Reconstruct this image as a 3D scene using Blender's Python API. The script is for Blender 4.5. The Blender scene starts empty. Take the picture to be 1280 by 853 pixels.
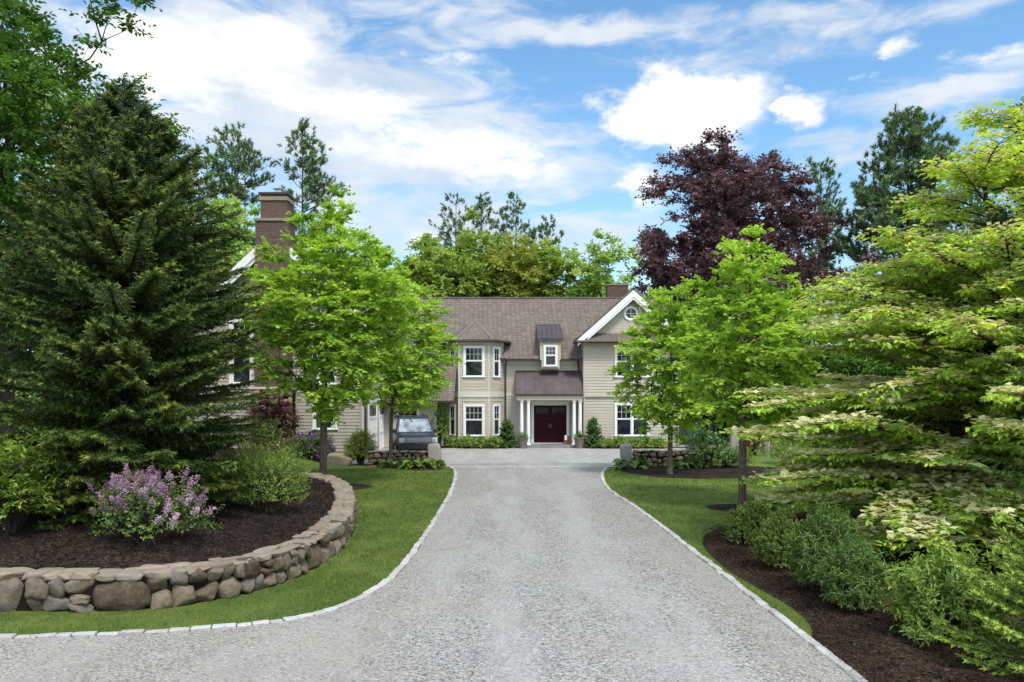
import bpy, bmesh, math, random
import numpy as np
from mathutils import Vector, Matrix
from mathutils.geometry import tessellate_polygon

R = math.radians
F, H, HY = 995.0, 3.3, 490.0          # focal length in photo pixels, eye height, horizon row
scene = bpy.context.scene
COL = scene.collection

# ------------------------------------------------------------------ camera
cam_d = bpy.data.cameras.new('camera')
cam = bpy.data.objects.new('camera', cam_d)
COL.objects.link(cam)
cam.location = (0, 0, H)
cam.rotation_euler = (R(90), 0, 0)
cam_d.sensor_width = 36
cam_d.lens = 36 * F / 1280
cam_d.shift_y = (HY - 426.5) / 1280
cam_d.clip_end = 3000
scene.camera = cam

# ------------------------------------------------------------------ light and exposure
SUN_EL, SUN_AZ = 57.0, 24.0            # azimuth: degrees to the right of straight behind the camera
scene.view_settings.view_transform = 'Standard'
scene.view_settings.look = 'None'
scene.view_settings.exposure = 0.92
scene.view_settings.gamma = 1
scene.view_settings.use_curve_mapping = False
sd = bpy.data.lights.new('sun', 'SUN')
sd.energy = 1.8
sd.angle = R(12)
sd.color = (1, .95, .86)
sun = bpy.data.objects.new('sun', sd)
COL.objects.link(sun)
sun_dir = Vector((math.sin(R(SUN_AZ)) * math.cos(R(SUN_EL)), -math.cos(R(SUN_AZ)) * math.cos(R(SUN_EL)), math.sin(R(SUN_EL))))
sun.rotation_euler = sun_dir.to_track_quat('Z', 'Y').to_euler()
sun.location = sun_dir * 50

# ------------------------------------------------------------------ node helpers
class NT:
    def __init__(s, tree):
        s.t = tree
        s.t.nodes.clear()
    def n(s, typ, **kw):
        nd = s.t.nodes.new(typ)
        ins = kw.pop('ins', {})
        for k, v in kw.items():
            setattr(nd, k, v)
        for k, v in ins.items():
            s.set(nd, k, v)
        return nd
    def set(s, nd, k, v):
        sock = nd.inputs[k]
        if isinstance(v, bpy.types.NodeSocket):
            s.t.links.new(v, sock)
        elif isinstance(v, (tuple, list)) and len(v) == 3 and sock.type == 'RGBA':
            sock.default_value = (*v, 1)
        else:
            sock.default_value = v
    def math(s, op, a, b=0.0, c=None, clamp=False):
        nd = s.n('ShaderNodeMath', operation=op, use_clamp=clamp)
        s.set(nd, 0, a); s.set(nd, 1, b)
        if c is not None: s.set(nd, 2, c)
        return nd.outputs[0]
    def vmath(s, op, a, b=None):
        nd = s.n('ShaderNodeVectorMath', operation=op)
        s.set(nd, 0, a)
        if b is not None: s.set(nd, 1, b)
        return nd.outputs['Value'] if op in ('LENGTH', 'DOT_PRODUCT', 'DISTANCE') else nd.outputs[0]
    def noise(s, vec, scale, detail=4, rough=.55, dist=0):
        nd = s.n('ShaderNodeTexNoise', ins={'Scale': scale, 'Detail': detail, 'Roughness': rough, 'Distortion': dist})
        if vec is not None: s.set(nd, 'Vector', vec)
        return nd
    def ramp(s, fac, stops, interp='LINEAR'):
        nd = s.n('ShaderNodeValToRGB')
        s.set(nd, 'Fac', fac)
        cr = nd.color_ramp
        cr.interpolation = interp
        while len(cr.elements) < len(stops): cr.elements.new(.5)
        for e, (p, c) in zip(cr.elements, stops):
            e.position = p
            e.color = (*c, 1) if len(c) == 3 else c
        return nd.outputs[0]
    def mix(s, fac, a, b, blend='MIX'):
        nd = s.n('ShaderNodeMix', data_type='RGBA', blend_type=blend)
        s.set(nd, 0, fac); s.set(nd, 6, a); s.set(nd, 7, b)
        return nd.outputs[2]
    def smooth(s, x, lo, hi):
        nd = s.n('ShaderNodeMapRange', interpolation_type='SMOOTHSTEP', ins={'From Min': lo, 'From Max': hi})
        s.set(nd, 'Value', x)
        return nd.outputs[0]

def pxdir(x, y):
    return Vector(((x - 640) / F, 1, (HY - y) / F)).normalized()

def make_world():
    w = bpy.data.worlds.new('World')
    scene.world = w
    w.use_nodes = True
    t = NT(w.node_tree)
    sky = t.n('ShaderNodeTexSky', sky_type='NISHITA', sun_disc=False)
    sky.sun_elevation = R(SUN_EL)
    sky.sun_rotation = R(180 - SUN_AZ)
    sky.ozone_density = 2.5
    sky.air_density = 1.0
    sky.dust_density = 0.6
    tc = t.n('ShaderNodeTexCoord').outputs['Generated']
    sc = t.vmath('MULTIPLY', tc, (1, 1, 1.9))
    n1 = t.noise(sc, 7, 9, .58)
    n2 = t.noise(sc, 22, 6, .6)
    nn = t.math('ADD', t.math('MULTIPLY', n1.outputs[0], .72), t.math('MULTIPLY', n2.outputs[0], .28))
    warp = t.vmath('MULTIPLY', t.vmath('SUBTRACT', n1.outputs[1], (.5, .5, .5)), (.15, .15, .08))
    d = t.vmath('ADD', tc, warp)
    def field(blobs):
        acc = None
        for (x, y, rx, ry, k) in blobs:
            c = pxdir(x, y)
            sub = t.vmath('SUBTRACT', d, tuple(c))
            r = t.vmath('LENGTH', t.vmath('MULTIPLY', sub, (F / rx, F / rx, F / ry)))
            f = t.math('MULTIPLY', t.math('SUBTRACT', 1.35, r), k)
            acc = f if acc is None else t.math('MAXIMUM', acc, f)
        return acc
    crisp = field([(310, 62, 105, 44, 1.15), (170, 45, 130, 50, 1.0), (560, 195, 170, 36, .85), (430, 130, 110, 30, .8), (862, 138, 108, 50, 1.25), (905, 128, 66, 34, 1.2), (1018, 142, 36, 24, .95), (1108, 50, 34, 18, .85),
                   (1245, 70, 85, 30, .8), (795, 235, 60, 45, .8), (205, 120, 25, 18, .7), (520, 285, 60, 26, .7), (575, 74, 70, 16, .42), (630, 105, 40, 22, .42), (470, 215, 60, 20, .6),
                   (640, 225, 120, 30, .75), (700, 205, 60, 18, .6), (1085, 98, 18, 10, .6)])
    soft = field([(440, 185, 290, 75, 1.0), (300, 90, 240, 70, 1.0), (720, 44, 190, 16, .75), (560, 20, 130, 22, .6), (430, 45, 70, 16, .6), (1050, 200, 70, 30, .7), (600, 290, 420, 40, .65),
                  (980, 30, 200, 12, .45), (930, 75, 170, 20, .4), (1230, 100, 120, 25, .5), (1100, 15, 180, 14, .45), (100, 120, 120, 90, .7)])
    fc = t.math('ADD', t.math('ADD', crisp, -.42), t.math('MULTIPLY', t.math('SUBTRACT', nn, .5), 3.4))
    mc = t.smooth(fc, -.06, .62)
    streak = t.noise(t.vmath('MULTIPLY', tc, (5, 5, 16)), 2.0, 7, .6, .6)
    fs = t.math('ADD', soft, t.math('MULTIPLY', t.math('SUBTRACT', streak.outputs[0], .5), 2.6))
    ms = t.math('MULTIPLY', t.smooth(fs, -.05, .95), .90)
    # cloud cover on the unseen dome, thickened to whiten the ambient light
    far = t.smooth(t.noise(sc, 2.6, 7, .6).outputs[0], .30, .56)
    sep = t.n('ShaderNodeSeparateXYZ', ins={0: tc})
    far = t.math('MULTIPLY', far, t.smooth(t.math('MULTIPLY', sep.outputs[1], -1), -.7, -.2))
    hz = t.math('MULTIPLY', t.smooth(t.math('MULTIPLY', sep.outputs[2], -1), -.32, -.02), .55)
    m = t.math('MAXIMUM', t.math('MAXIMUM', mc, ms), t.math('MAXIMUM', t.math('MULTIPLY', far, .8), hz))
    body = t.noise(t.vmath('ADD', sc, (.015, 0, .03)), 9, 7, .55)
    ccol = t.ramp(t.math('MULTIPLY_ADD', body.outputs[0], .6, t.math('MULTIPLY', mc, .42)),
                  [(.24, (.62, .69, .78)), (.46, (.83, .855, .88)), (.68, (1, .985, .96))])
    b1 = t.n('ShaderNodeBackground', ins={'Color': t.mix(1.0, sky.outputs[0], (.74, .98, 1.02), 'MULTIPLY'), 'Strength': 0.118})
    # clouds behind the viewer and overhead face the sun; made brighter, out of view, to add fill
    back_fill = t.smooth(t.math('SUBTRACT', t.math('MULTIPLY', sep.outputs[2], .75), sep.outputs[1]), -.62, .35)
    b2 = t.n('ShaderNodeBackground', ins={'Color': ccol, 'Strength': t.math('MULTIPLY_ADD', back_fill, .72, .61)})
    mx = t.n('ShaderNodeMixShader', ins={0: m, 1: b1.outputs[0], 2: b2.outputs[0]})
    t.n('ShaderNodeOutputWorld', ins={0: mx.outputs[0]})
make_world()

# ------------------------------------------------------------------ materials
def new_mat(name):
    m = bpy.data.materials.new(name)
    m.use_nodes = True
    return m, NT(m.node_tree)

def finish(t, shader):
    t.n('ShaderNodeOutputMaterial', ins={0: shader})

def plain(name, col, rough=.6, metal=0, spec=.5, vary=.12, scale=6, bump=0, bscale=60, coat=0, streak=0):
    m, t = new_mat(name)
    obj = t.n('ShaderNodeTexCoord').outputs['Object']
    nz = t.noise(obj, scale, 6, .6).outputs[0]
    c = t.mix(t.smooth(nz, .3, .7), tuple(x * (1 - vary) for x in col), tuple(min(1, x * (1 + vary)) for x in col))
    if streak:
        sn = t.noise(t.vmath('MULTIPLY', obj, (7, 7, .35)), 1.6, 5, .6).outputs[0]
        c = t.mix(t.math('MULTIPLY', t.smooth(sn, .5, .75), streak), c, tuple(min(1, x * 1.9 + .05) for x in col))
    p = t.n('ShaderNodeBsdfPrincipled', ins={'Base Color': c, 'Roughness': rough, 'Metallic': metal, 'Specular IOR Level': spec, 'Coat Weight': coat})
    if bump:
        bn = t.noise(obj, bscale, 5, .6).outputs[0]
        t.set(p, 'Normal', t.n('ShaderNodeBump', ins={'Height': bn, 'Strength': bump, 'Distance': .02}).outputs[0])
    finish(t, p.outputs[0])
    return m

def leafy(name, stops, transl=.35, rough=.55, spec=.35, clump=1.3, tcol=1.25):
    """Leaf material: every leaf has its own tone (face attribute v), plus a slow drift of tone through the crown."""
    m, t = new_mat(name)
    at = t.n('ShaderNodeAttribute', attribute_name='v').outputs['Fac']
    obj = t.n('ShaderNodeTexCoord').outputs['Object']
    nz = t.noise(obj, clump, 3, .6).outputs[0]
    f = t.math('ADD', t.math('MULTIPLY', at, .75), t.math('MULTIPLY', t.math('SUBTRACT', nz, .32), .7), clamp=True)
    k = len(stops) - 1
    c = t.ramp(f, [(.08 + .84 * i / k, s) for i, s in enumerate(stops)])
    p = t.n('ShaderNodeBsdfPrincipled', ins={'Base Color': c, 'Roughness': rough, 'Specular IOR Level': spec})
    ct = t.mix(1.0, c, (tcol * 1.05, tcol, tcol * .55), 'MULTIPLY')
    tr = t.n('ShaderNodeBsdfTranslucent', ins={'Color': ct})
    mx = t.n('ShaderNodeMixShader', ins={0: transl, 1: p.outputs[0], 2: tr.outputs[0]})
    finish(t, mx.outputs[0])
    return m

def bark(name, c1, c2, sc=9):
    m, t = new_mat(name)
    obj = t.n('ShaderNodeTexCoord').outputs['Object']
    n1 = t.noise(t.vmath('MULTIPLY', obj, (1, 1, .22)), sc * 3, 6, .65).outputs[0]
    n2 = t.noise(obj, 2.5, 4, .6).outputs[0]
    c = t.mix(t.smooth(n1, .35, .65), c1, c2)
    c = t.mix(t.math('MULTIPLY', t.smooth(n2, .5, .7), .4), c, tuple(x * 1.5 for x in c2))
    p = t.n('ShaderNodeBsdfPrincipled', ins={'Base Color': c, 'Roughness': .9, 'Specular IOR Level': .2,
            'Normal': t.n('ShaderNodeBump', ins={'Height': n1, 'Strength': .8, 'Distance': .02}).outputs[0]})
    finish(t, p.outputs[0])
    return m

def gravel_mat(name, light, warm, contrast=1.0, bstr=.8, tracks=None):
    m, t = new_mat(name)
    obj = t.n('ShaderNodeTexCoord').outputs['Object']
    nz = t.n('ShaderNodeTexNoise', ins={'Vector': obj, 'Scale': 18, 'Detail': 2})
    wv = t.vmath('ADD', obj, t.vmath('MULTIPLY', t.vmath('SUBTRACT', nz.outputs[1], (.5, .5, .5)), (.03, .03, .03)))
    v1 = t.n('ShaderNodeTexVoronoi', ins={'Vector': wv, 'Scale': 31, 'Randomness': 1})
    v2 = t.n('ShaderNodeTexVoronoi', ins={'Vector': wv, 'Scale': 66})
    s1 = t.n('ShaderNodeSeparateColor', ins={0: v1.outputs['Color']})
    s2 = t.n('ShaderNodeSeparateColor', ins={0: v2.outputs['Color']})
    a = t.math('MULTIPLY_ADD', s1.outputs[0], .62, t.math('MULTIPLY', s2.outputs[1], .38))
    lo = tuple(x * (1 - .72 * contrast) for x in light)
    hi = tuple(min(1, x * (1 + .48 * contrast)) for x in light)
    c = t.ramp(a, [(.1, lo), (.38, tuple(x * .86 for x in light)), (.62, light), (.9, hi)])
    gapd = t.smooth(v1.outputs['Distance'], .50, .78)
    c = t.mix(t.math('MULTIPLY', gapd, .55), c, tuple(x * .30 for x in light))
    tint = t.smooth(s1.outputs[2], .72, .95)
    c = t.mix(t.math('MULTIPLY', tint, .6), c, warm)
    # wheel tracks and drifts: finer, paler stone where it is worn, warmer where it lies loose
    big = t.noise(t.vmath('MULTIPLY', obj, (1, .18, 1)), .9, 4, .6).outputs[0]
    c = t.mix(t.math('MULTIPLY', t.smooth(big, .42, .62), .45), c, tuple(x * 1.18 for x in light))
    med = t.noise(obj, .55, 5, .6).outputs[0]
    c = t.mix(t.math('MULTIPLY', t.smooth(med, .48, .7), .35), c, tuple(x * y for x, y in zip(light, (1.0, .93, .8))))
    dk = t.noise(t.vmath('MULTIPLY', obj, (1, .4, 1)), 1.7, 5, .65).outputs[0]
    c = t.mix(t.math('MULTIPLY', t.smooth(dk, .48, .7), .38), c, tuple(x * .62 for x in light))
    if tracks is not None:
        sx = t.n('ShaderNodeSeparateXYZ', ins={0: obj})
        wob = t.noise(t.vmath('MULTIPLY', obj, (.5, .12, 1)), 1.0, 3, .5).outputs[0]
        fine = t.noise(t.vmath('MULTIPLY', obj, (1, .35, 1)), 3.5, 5, .65).outputs[0]
        off = t.math('ADD', t.math('SUBTRACT', sx.outputs[0], tracks), t.math('MULTIPLY', t.math('SUBTRACT', wob, .5), 1.4))
        dd = t.math('ABSOLUTE', t.math('SUBTRACT', t.math('ABSOLUTE', off), .86))
        dd = t.math('ADD', dd, t.math('MULTIPLY', t.math('SUBTRACT', fine, .5), .9))
        tr = t.smooth(t.math('MULTIPLY', dd, -1), -.55, -.05)
        c = t.mix(t.math('MULTIPLY', tr, .26), c, tuple(x * 1.16 for x in light))
        edge = t.smooth(t.math('ADD', t.math('ABSOLUTE', off), t.math('MULTIPLY', t.math('SUBTRACT', fine, .5), 1.2)), 1.7, 2.9)
        c = t.mix(t.math('MULTIPLY', edge, .30), c, tuple(x * y for x, y in zip(light, (.86, .78, .64))))
    h = t.math('SUBTRACT', 1, v1.outputs['Distance'])
    h = t.math('ADD', h, t.math('MULTIPLY', s1.outputs[1], .6))
    p = t.n('ShaderNodeBsdfPrincipled', ins={'Base Color': c, 'Roughness': .9, 'Specular IOR Level': .25,
            'Normal': t.n('ShaderNodeBump', ins={'Height': h, 'Strength': bstr, 'Distance': .02}).outputs[0]})
    finish(t, p.outputs[0])
    return m

def grass_mat(name, blades=False):
    m, t = new_mat(name)
    pos = t.n('ShaderNodeNewGeometry').outputs['Position']
    a = t.noise(pos, .35, 4, .6).outputs[0]
    b = t.noise(t.vmath('MULTIPLY', pos, (1.2, .5, 1)), 2.2, 5, .65).outputs[0]
    f = t.math('MULTIPLY_ADD', a, .55, t.math('MULTIPLY', b, .45))
    if blades:
        at = t.n('ShaderNodeAttribute', attribute_name='v').outputs['Fac']
        f = t.math('ADD', f, t.math('MULTIPLY', t.math('SUBTRACT', at, .5), .35))
    else:
        g = t.noise(pos, 40, 4, .7).outputs[0]
        f = t.math('ADD', f, t.math('MULTIPLY', t.math('SUBTRACT', g, .5), .5))
    c = t.ramp(f, [(.25, (.052, .092, .018)), (.45, (.094, .148, .027)), (.58, (.15, .196, .038)), (.74, (.23, .245, .062))])
    p = t.n('ShaderNodeBsdfPrincipled', ins={'Base Color': c, 'Roughness': .75, 'Specular IOR Level': .25})
    if blades:
        tr = t.n('ShaderNodeBsdfTranslucent', ins={'Color': t.mix(1, c, (1.3, 1.3, .7), 'MULTIPLY')})
        mx = t.n('ShaderNodeMixShader', ins={0: .3, 1: p.outputs[0], 2: tr.outputs[0]})
        finish(t, mx.outputs[0])
    else:
        t.set(p, 'Normal', t.n('ShaderNodeBump', ins={'Height': t.noise(pos, 55, 4, .7).outputs[0], 'Strength': .8, 'Distance': .04}).outputs[0])
        finish(t, p.outputs[0])
    return m

def mulch_mat(name, stops):
    m, t = new_mat(name)
    obj = t.n('ShaderNodeTexCoord').outputs['Object']
    w = t.noise(obj, 6, 3, .6).outputs[1]
    wv = t.vmath('ADD', obj, t.vmath('MULTIPLY', w, (.2, .2, .2)))
    v1 = t.n('ShaderNodeTexVoronoi', ins={'Vector': t.vmath('MULTIPLY', wv, (1, .45, 1)), 'Scale': 46})
    v2 = t.n('ShaderNodeTexVoronoi', ins={'Vector': t.vmath('MULTIPLY', wv, (.4, 1, 1)), 'Scale': 60})
    s1 = t.n('ShaderNodeSeparateColor', ins={0: v1.outputs['Color']})
    s2 = t.n('ShaderNodeSeparateColor', ins={0: v2.outputs['Color']})
    a = t.math('MULTIPLY_ADD', s1.outputs[0], .5, t.math('MULTIPLY', s2.outputs[0], .5))
    big = t.noise(obj, 1.1, 4, .6).outputs[0]
    a = t.math('ADD', a, t.math('MULTIPLY', t.math('SUBTRACT', big, .5), .7))
    c = t.ramp(a, stops)
    h = t.math('ADD', s1.outputs[1], t.math('SUBTRACT', 1, v2.outputs['Distance']))
    p = t.n('ShaderNodeBsdfPrincipled', ins={'Base Color': c, 'Roughness': .95, 'Specular IOR Level': .15,
            'Normal': t.n('ShaderNodeBump', ins={'Height': h, 'Strength': 1, 'Distance': .03}).outputs[0]})
    finish(t, p.outputs[0])
    return m

def stone_mat(name, stops, scale=8, bump=1.0, lichen=.35):
    m, t = new_mat(name)
    at = t.n('ShaderNodeAttribute', attribute_name='v').outputs['Fac']
    obj = t.n('ShaderNodeTexCoord').outputs['Object']
    n1 = t.noise(obj, scale, 8, .68).outputs[0]
    n2 = t.noise(obj, scale * 9, 5, .7).outputs[0]
    f = t.math('ADD', at, t.math('MULTIPLY', t.math('SUBTRACT', n1, .5), 1.25), clamp=True)
    k = len(stops) - 1
    c = t.ramp(f, [(.05 + .9 * i / k, s) for i, s in enumerate(stops)])
    c = t.mix(t.math('MULTIPLY', t.smooth(n2, .45, .72), .5), c, t.mix(.35, c, (.5, .44, .36)))
    l = t.noise(obj, scale * 1.7, 6, .7, 1.5).outputs[0]
    c = t.mix(t.math('MULTIPLY', t.smooth(l, .56, .68), lichen), c, (.33, .30, .22))
    dk = t.noise(obj, scale * .8, 6, .7, .8).outputs[0]
    c = t.mix(t.math('MULTIPLY', t.smooth(dk, .55, .72), .55), c, (.05, .042, .035))
    h = t.math('MULTIPLY_ADD', n1, 1.0, t.math('MULTIPLY', n2, .35))
    p = t.n('ShaderNodeBsdfPrincipled', ins={'Base Color': c, 'Roughness': .88, 'Specular IOR Level': .25,
            'Normal': t.n('ShaderNodeBump', ins={'Height': h, 'Strength': bump, 'Distance': .06}).outputs[0]})
    finish(t, p.outputs[0])
    return m

def brick_mat(name, c1, c2, mortar, bw=.23, bh=.072, kx=1.0, kz=1.0, msize=.012, rough=.85, stagger=.5, noisec=.5):
    m, t = new_mat(name)
    pos = t.n('ShaderNodeNewGeometry').outputs['Position']
    s = t.n('ShaderNodeSeparateXYZ', ins={0: pos})
    u = t.math('MULTIPLY', t.math('ADD', s.outputs[0], s.outputs[1]), kx)
    v = t.math('MULTIPLY', s.outputs[2], kz)
    vec = t.n('ShaderNodeCombineXYZ', ins={0: u, 1: v, 2: 0.0}).outputs[0]
    b = t.n('ShaderNodeTexBrick', offset=stagger, ins={'Vector': vec, 'Color1': c1, 'Color2': c2, 'Mortar': mortar, 'Scale': 1.0, 'Mortar Size': msize,
            'Mortar Smooth': .1, 'Bias': 0.0, 'Brick Width': bw, 'Row Height': bh})
    n1 = t.noise(pos, 1.3, 5, .6).outputs[0]
    n2 = t.noise(pos, 14, 5, .7).outputs[0]
    c = t.mix(t.math('MULTIPLY', t.smooth(n1, .4, .7), .35 * noisec), b.outputs[0], tuple(x * .6 for x in c1))
    c = t.mix(t.math('MULTIPLY', t.smooth(n2, .45, .75), .5 * noisec), c, tuple(min(1, x * 1.6) for x in c2))
    h = t.math('SUBTRACT', t.math('MULTIPLY', n2, .3), b.outputs[1])
    p = t.n('ShaderNodeBsdfPrincipled', ins={'Base Color': c, 'Roughness': rough, 'Specular IOR Level': .2,
            'Normal': t.n('ShaderNodeBump', ins={'Height': h, 'Strength': .6, 'Distance': .012}).outputs[0]})
    finish(t, p.outputs[0])
    return m

def glass_mat(name, col=(.012, .014, .017), rough=.03):
    m, t = new_mat(name)
    obj = t.n('ShaderNodeTexCoord').outputs['Object']
    nz = t.noise(obj, 1.8, 3, .5).outputs[0]
    c = t.mix(t.smooth(nz, .4, .7), col, tuple(x * 2.6 for x in col))
    p = t.n('ShaderNodeBsdfPrincipled', ins={'Base Color': c, 'Roughness': rough, 'Specular IOR Level': .45,
            'Normal': t.n('ShaderNodeBump', ins={'Height': nz, 'Strength': .06, 'Distance': .05}).outputs[0]})
    finish(t, p.outputs[0])
    return m

M = {}
M['gravel'] = gravel_mat('gravel', (.335, .326, .312), (.40, .33, .25), 1.3, tracks=.8)
M['court'] = gravel_mat('court_gravel', (.35, .34, .325), (.40, .37, .32), .6, .5)
M['grass'] = grass_mat('grass')
M['blades'] = grass_mat('grass_blades', True)
M['mulch'] = mulch_mat('dark_mulch', [(.2, (.013, .009, .007)), (.5, (.036, .025, .019)), (.75, (.068, .047, .036)), (.95, (.14, .10, .078))])
M['mulch_warm'] = mulch_mat('brown_mulch', [(.2, (.018, .011, .008)), (.5, (.05, .031, .021)), (.75, (.09, .055, .036)), (.95, (.17, .115, .075))])
M['fieldstone'] = stone_mat('fieldstone', [(.075, .054, .038), (.145, .105, .070), (.19, .152, .112), (.25, .195, .135), (.155, .135, .115)])
M['capstone'] = stone_mat('capstone', [(.19, .145, .105), (.245, .20, .15), (.28, .225, .165), (.22, .19, .155)], 6, .6, .4)
M['rubble'] = stone_mat('rubble_stone', [(.13, .085, .055), (.22, .15, .10), (.27, .19, .13), (.17, .13, .10)], 6, .6, .3)
M['pebble'] = stone_mat('loose_stone', [(.16, .155, .15), (.30, .29, .275), (.42, .41, .39), (.36, .31, .25)], 20, .3, .1)
M['core'] = plain('wall_core', (.016, .013, .010), .95, spec=.05)
M['granite'] = stone_mat('granite', [(.29, .27, .24), (.33, .315, .29), (.36, .345, .32)], 10, .5, .3)
M['kerbstone'] = stone_mat('kerb_granite', [(.36, .35, .335), (.44, .43, .41), (.50, .49, .47)], 12, .5, .2)
M['siding'] = plain('taupe_siding', (.45, .403, .330), .7, vary=.05, scale=1.2, spec=.3)
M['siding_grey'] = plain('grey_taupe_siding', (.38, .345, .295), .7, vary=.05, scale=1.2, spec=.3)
M['trim'] = plain('stone_coloured_trim', (.56, .525, .46), .55, vary=.04)
M['white'] = plain('white_paint', (.78, .78, .76), .45, vary=.03)
M['shingle'] = brick_mat('brown_roof_shingle', (.130, .106, .090), (.192, .162, .138), (.068, .055, .047), .30, .20, 1.0, 1.5, .02, .92, .37, 1.0)
M['hipcap'] = plain('weathered_shingle', (.155, .135, .12), .9, vary=.2, scale=9)
M['brick'] = brick_mat('chimney_brick', (.092, .048, .039), (.145, .080, .065), (.125, .102, .090))
M['copper'] = plain('brown_copper', (.090, .070, .072), .55, .45, vary=.25, scale=1.4, streak=.35)
M['gutter'] = plain('dark_copper_gutter', (.06, .042, .036), .5, .3, vary=.2)
M['door'] = plain('burgundy_door', (.034, .005, .011), .6, spec=.10, vary=.15, scale=2)
M['glass'] = glass_mat('window_glass')
M['carglass'] = plain('windscreen_glass', (.30, .33, .36), .04, .55, vary=.5, scale=2.2)
M['carpaint'] = plain('dark_blue_car_paint', (.014, .018, .028), .4, .0, coat=.25, vary=.08)
M['black'] = plain('black_trim', (.018, .018, .02), .5, vary=.1)
M['tyre'] = plain('tyre_rubber', (.02, .02, .02), .85, vary=.15)
M['silver'] = plain('brushed_silver', (.50, .51, .53), .3, .85, vary=.06)
M['lamp'] = plain('headlamp_glass', (.62, .65, .70), .08, .3, vary=.2, scale=20, coat=1)
M['iron'] = plain('black_iron', (.012, .012, .012), .5, vary=.1)
M['pot'] = plain('stone_pot', (.17, .13, .105), .8, vary=.2, bump=.3)
M['box'] = plain('brown_card', (.20, .085, .055), .7, vary=.15)
M['bluestone'] = plain('bluestone_step', (.20, .20, .20), .8, vary=.2, bump=.3)
M['mat'] = plain('door_mat', (.10, .12, .12), .95, vary=.3, bump=.5)
M['bark'] = bark('maple_bark', (.075, .058, .043), (.15, .12, .092))
M['bark_dark'] = bark('dark_bark', (.03, .024, .02), (.07, .056, .045))
M['bark_pine'] = bark('pine_bark', (.06, .05, .042), (.12, .10, .085))
M['maple'] = leafy('maple_leaf', [(0.205, 0.342, 0.052), (0.318, 0.488, 0.070), (0.431, 0.613, 0.095), (0.590, 0.727, 0.138)], .48)
M['oak'] = leafy('oak_leaf', [(0.044, 0.117, 0.022), (0.074, 0.168, 0.031), (0.111, 0.224, 0.040), (0.173, 0.303, 0.057)], .30)
M['wood1'] = leafy('far_oak_leaf', [(0.186, 0.276, 0.065), (0.266, 0.381, 0.087), (0.358, 0.471, 0.109), (0.498, 0.564, 0.144)], .32, clump=.5)
M['wood2'] = leafy('far_ash_leaf', [(0.206, 0.348, 0.103), (0.294, 0.449, 0.146), (0.413, 0.553, 0.189), (0.557, 0.668, 0.249)], .34, clump=.5)
M['wood3'] = leafy('far_yellow_leaf', [(0.216, 0.270, 0.054), (0.306, 0.360, 0.072), (0.378, 0.414, 0.108), (0.450, 0.468, 0.144)], .32, clump=.5)
M['beech'] = leafy('copper_beech_leaf', [(0.070, 0.050, 0.064), (0.125, 0.072, 0.095), (0.194, 0.106, 0.134), (0.300, 0.165, 0.182)], .18, tcol=1.1, clump=.5)
M['jmaple'] = leafy('red_maple_leaf', [(0.036, 0.013, 0.015), (0.066, 0.021, 0.022), (0.102, 0.034, 0.034)], .22)
M['pine'] = leafy('white_pine_needle', [(0.069, 0.129, 0.056), (0.112, 0.192, 0.079), (0.165, 0.252, 0.103), (0.226, 0.314, 0.126)], .15, clump=.6)
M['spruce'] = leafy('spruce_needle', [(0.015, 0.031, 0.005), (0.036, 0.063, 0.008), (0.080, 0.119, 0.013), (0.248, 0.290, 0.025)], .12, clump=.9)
M['spruce_young'] = leafy('young_spruce_needle', [(0.074, 0.136, 0.024), (0.146, 0.232, 0.039), (0.291, 0.421, 0.063), (0.486, 0.590, 0.095)], .22)
M['dogwood'] = leafy('dogwood_leaf', [(0.172, 0.312, 0.054), (0.306, 0.482, 0.069), (0.532, 0.685, 0.090), (0.820, 0.820, 0.140)], .38)
M['bract'] = leafy('cream_bract', [(.52, .52, .24), (.64, .63, .34), (.74, .72, .46)], .35, tcol=1.0)
M['shrub_dark'] = leafy('dark_shrub_leaf', [(0.036, 0.094, 0.016), (0.060, 0.145, 0.022), (0.104, 0.217, 0.033), (0.170, 0.307, 0.049)], .25, spec=.5)
M['shrub_mid'] = leafy('green_shrub_leaf', [(0.091, 0.162, 0.029), (0.154, 0.258, 0.040), (0.259, 0.364, 0.055), (0.413, 0.497, 0.080)], .32, spec=.5)
M['shrub_blue'] = leafy('cool_green_leaf', [(0.053, 0.108, 0.017), (0.084, 0.156, 0.027), (0.133, 0.213, 0.037), (0.208, 0.285, 0.052)], .28, spec=.5)
M['boxwood'] = leafy('boxwood_leaf', [(0.046, 0.082, 0.011), (0.082, 0.133, 0.014), (0.149, 0.197, 0.023), (0.237, 0.267, 0.037)], .25, spec=.5)
M['yellowgreen'] = leafy('yellow_green_leaf', [(.09, .15, .015), (.16, .23, .025), (.24, .31, .04), (.33, .38, .06)], .35)
M['rust'] = leafy('rusty_leaf', [(.12, .06, .03), (.19, .10, .05), (.26, .15, .08)], .25)
M['lilac'] = leafy('lilac_floret', [(0.283, 0.160, 0.262), (0.423, 0.246, 0.381), (0.565, 0.369, 0.512), (0.706, 0.517, 0.632)], .3, tcol=1.0)
M['purple'] = leafy('purple_flower', [(.14, .03, .22), (.23, .06, .34), (.34, .10, .44)], .3, tcol=1.0)
M['whiteflower'] = leafy('white_flower', [(.55, .58, .48), (.66, .68, .58), (.75, .76, .68)], .3, tcol=1.0)

# ------------------------------------------------------------------ object helpers
def rootloc(o):
    v = Vector((0, 0, 0))
    while o is not None:
        v += o.location
        o = o.parent
    return v

def link(me, name, mat, parent):
    o = bpy.data.objects.new(name, me)
    COL.objects.link(o)
    if mat is not None: me.materials.append(mat)
    if parent is not None: o.parent = parent
    return o

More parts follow.
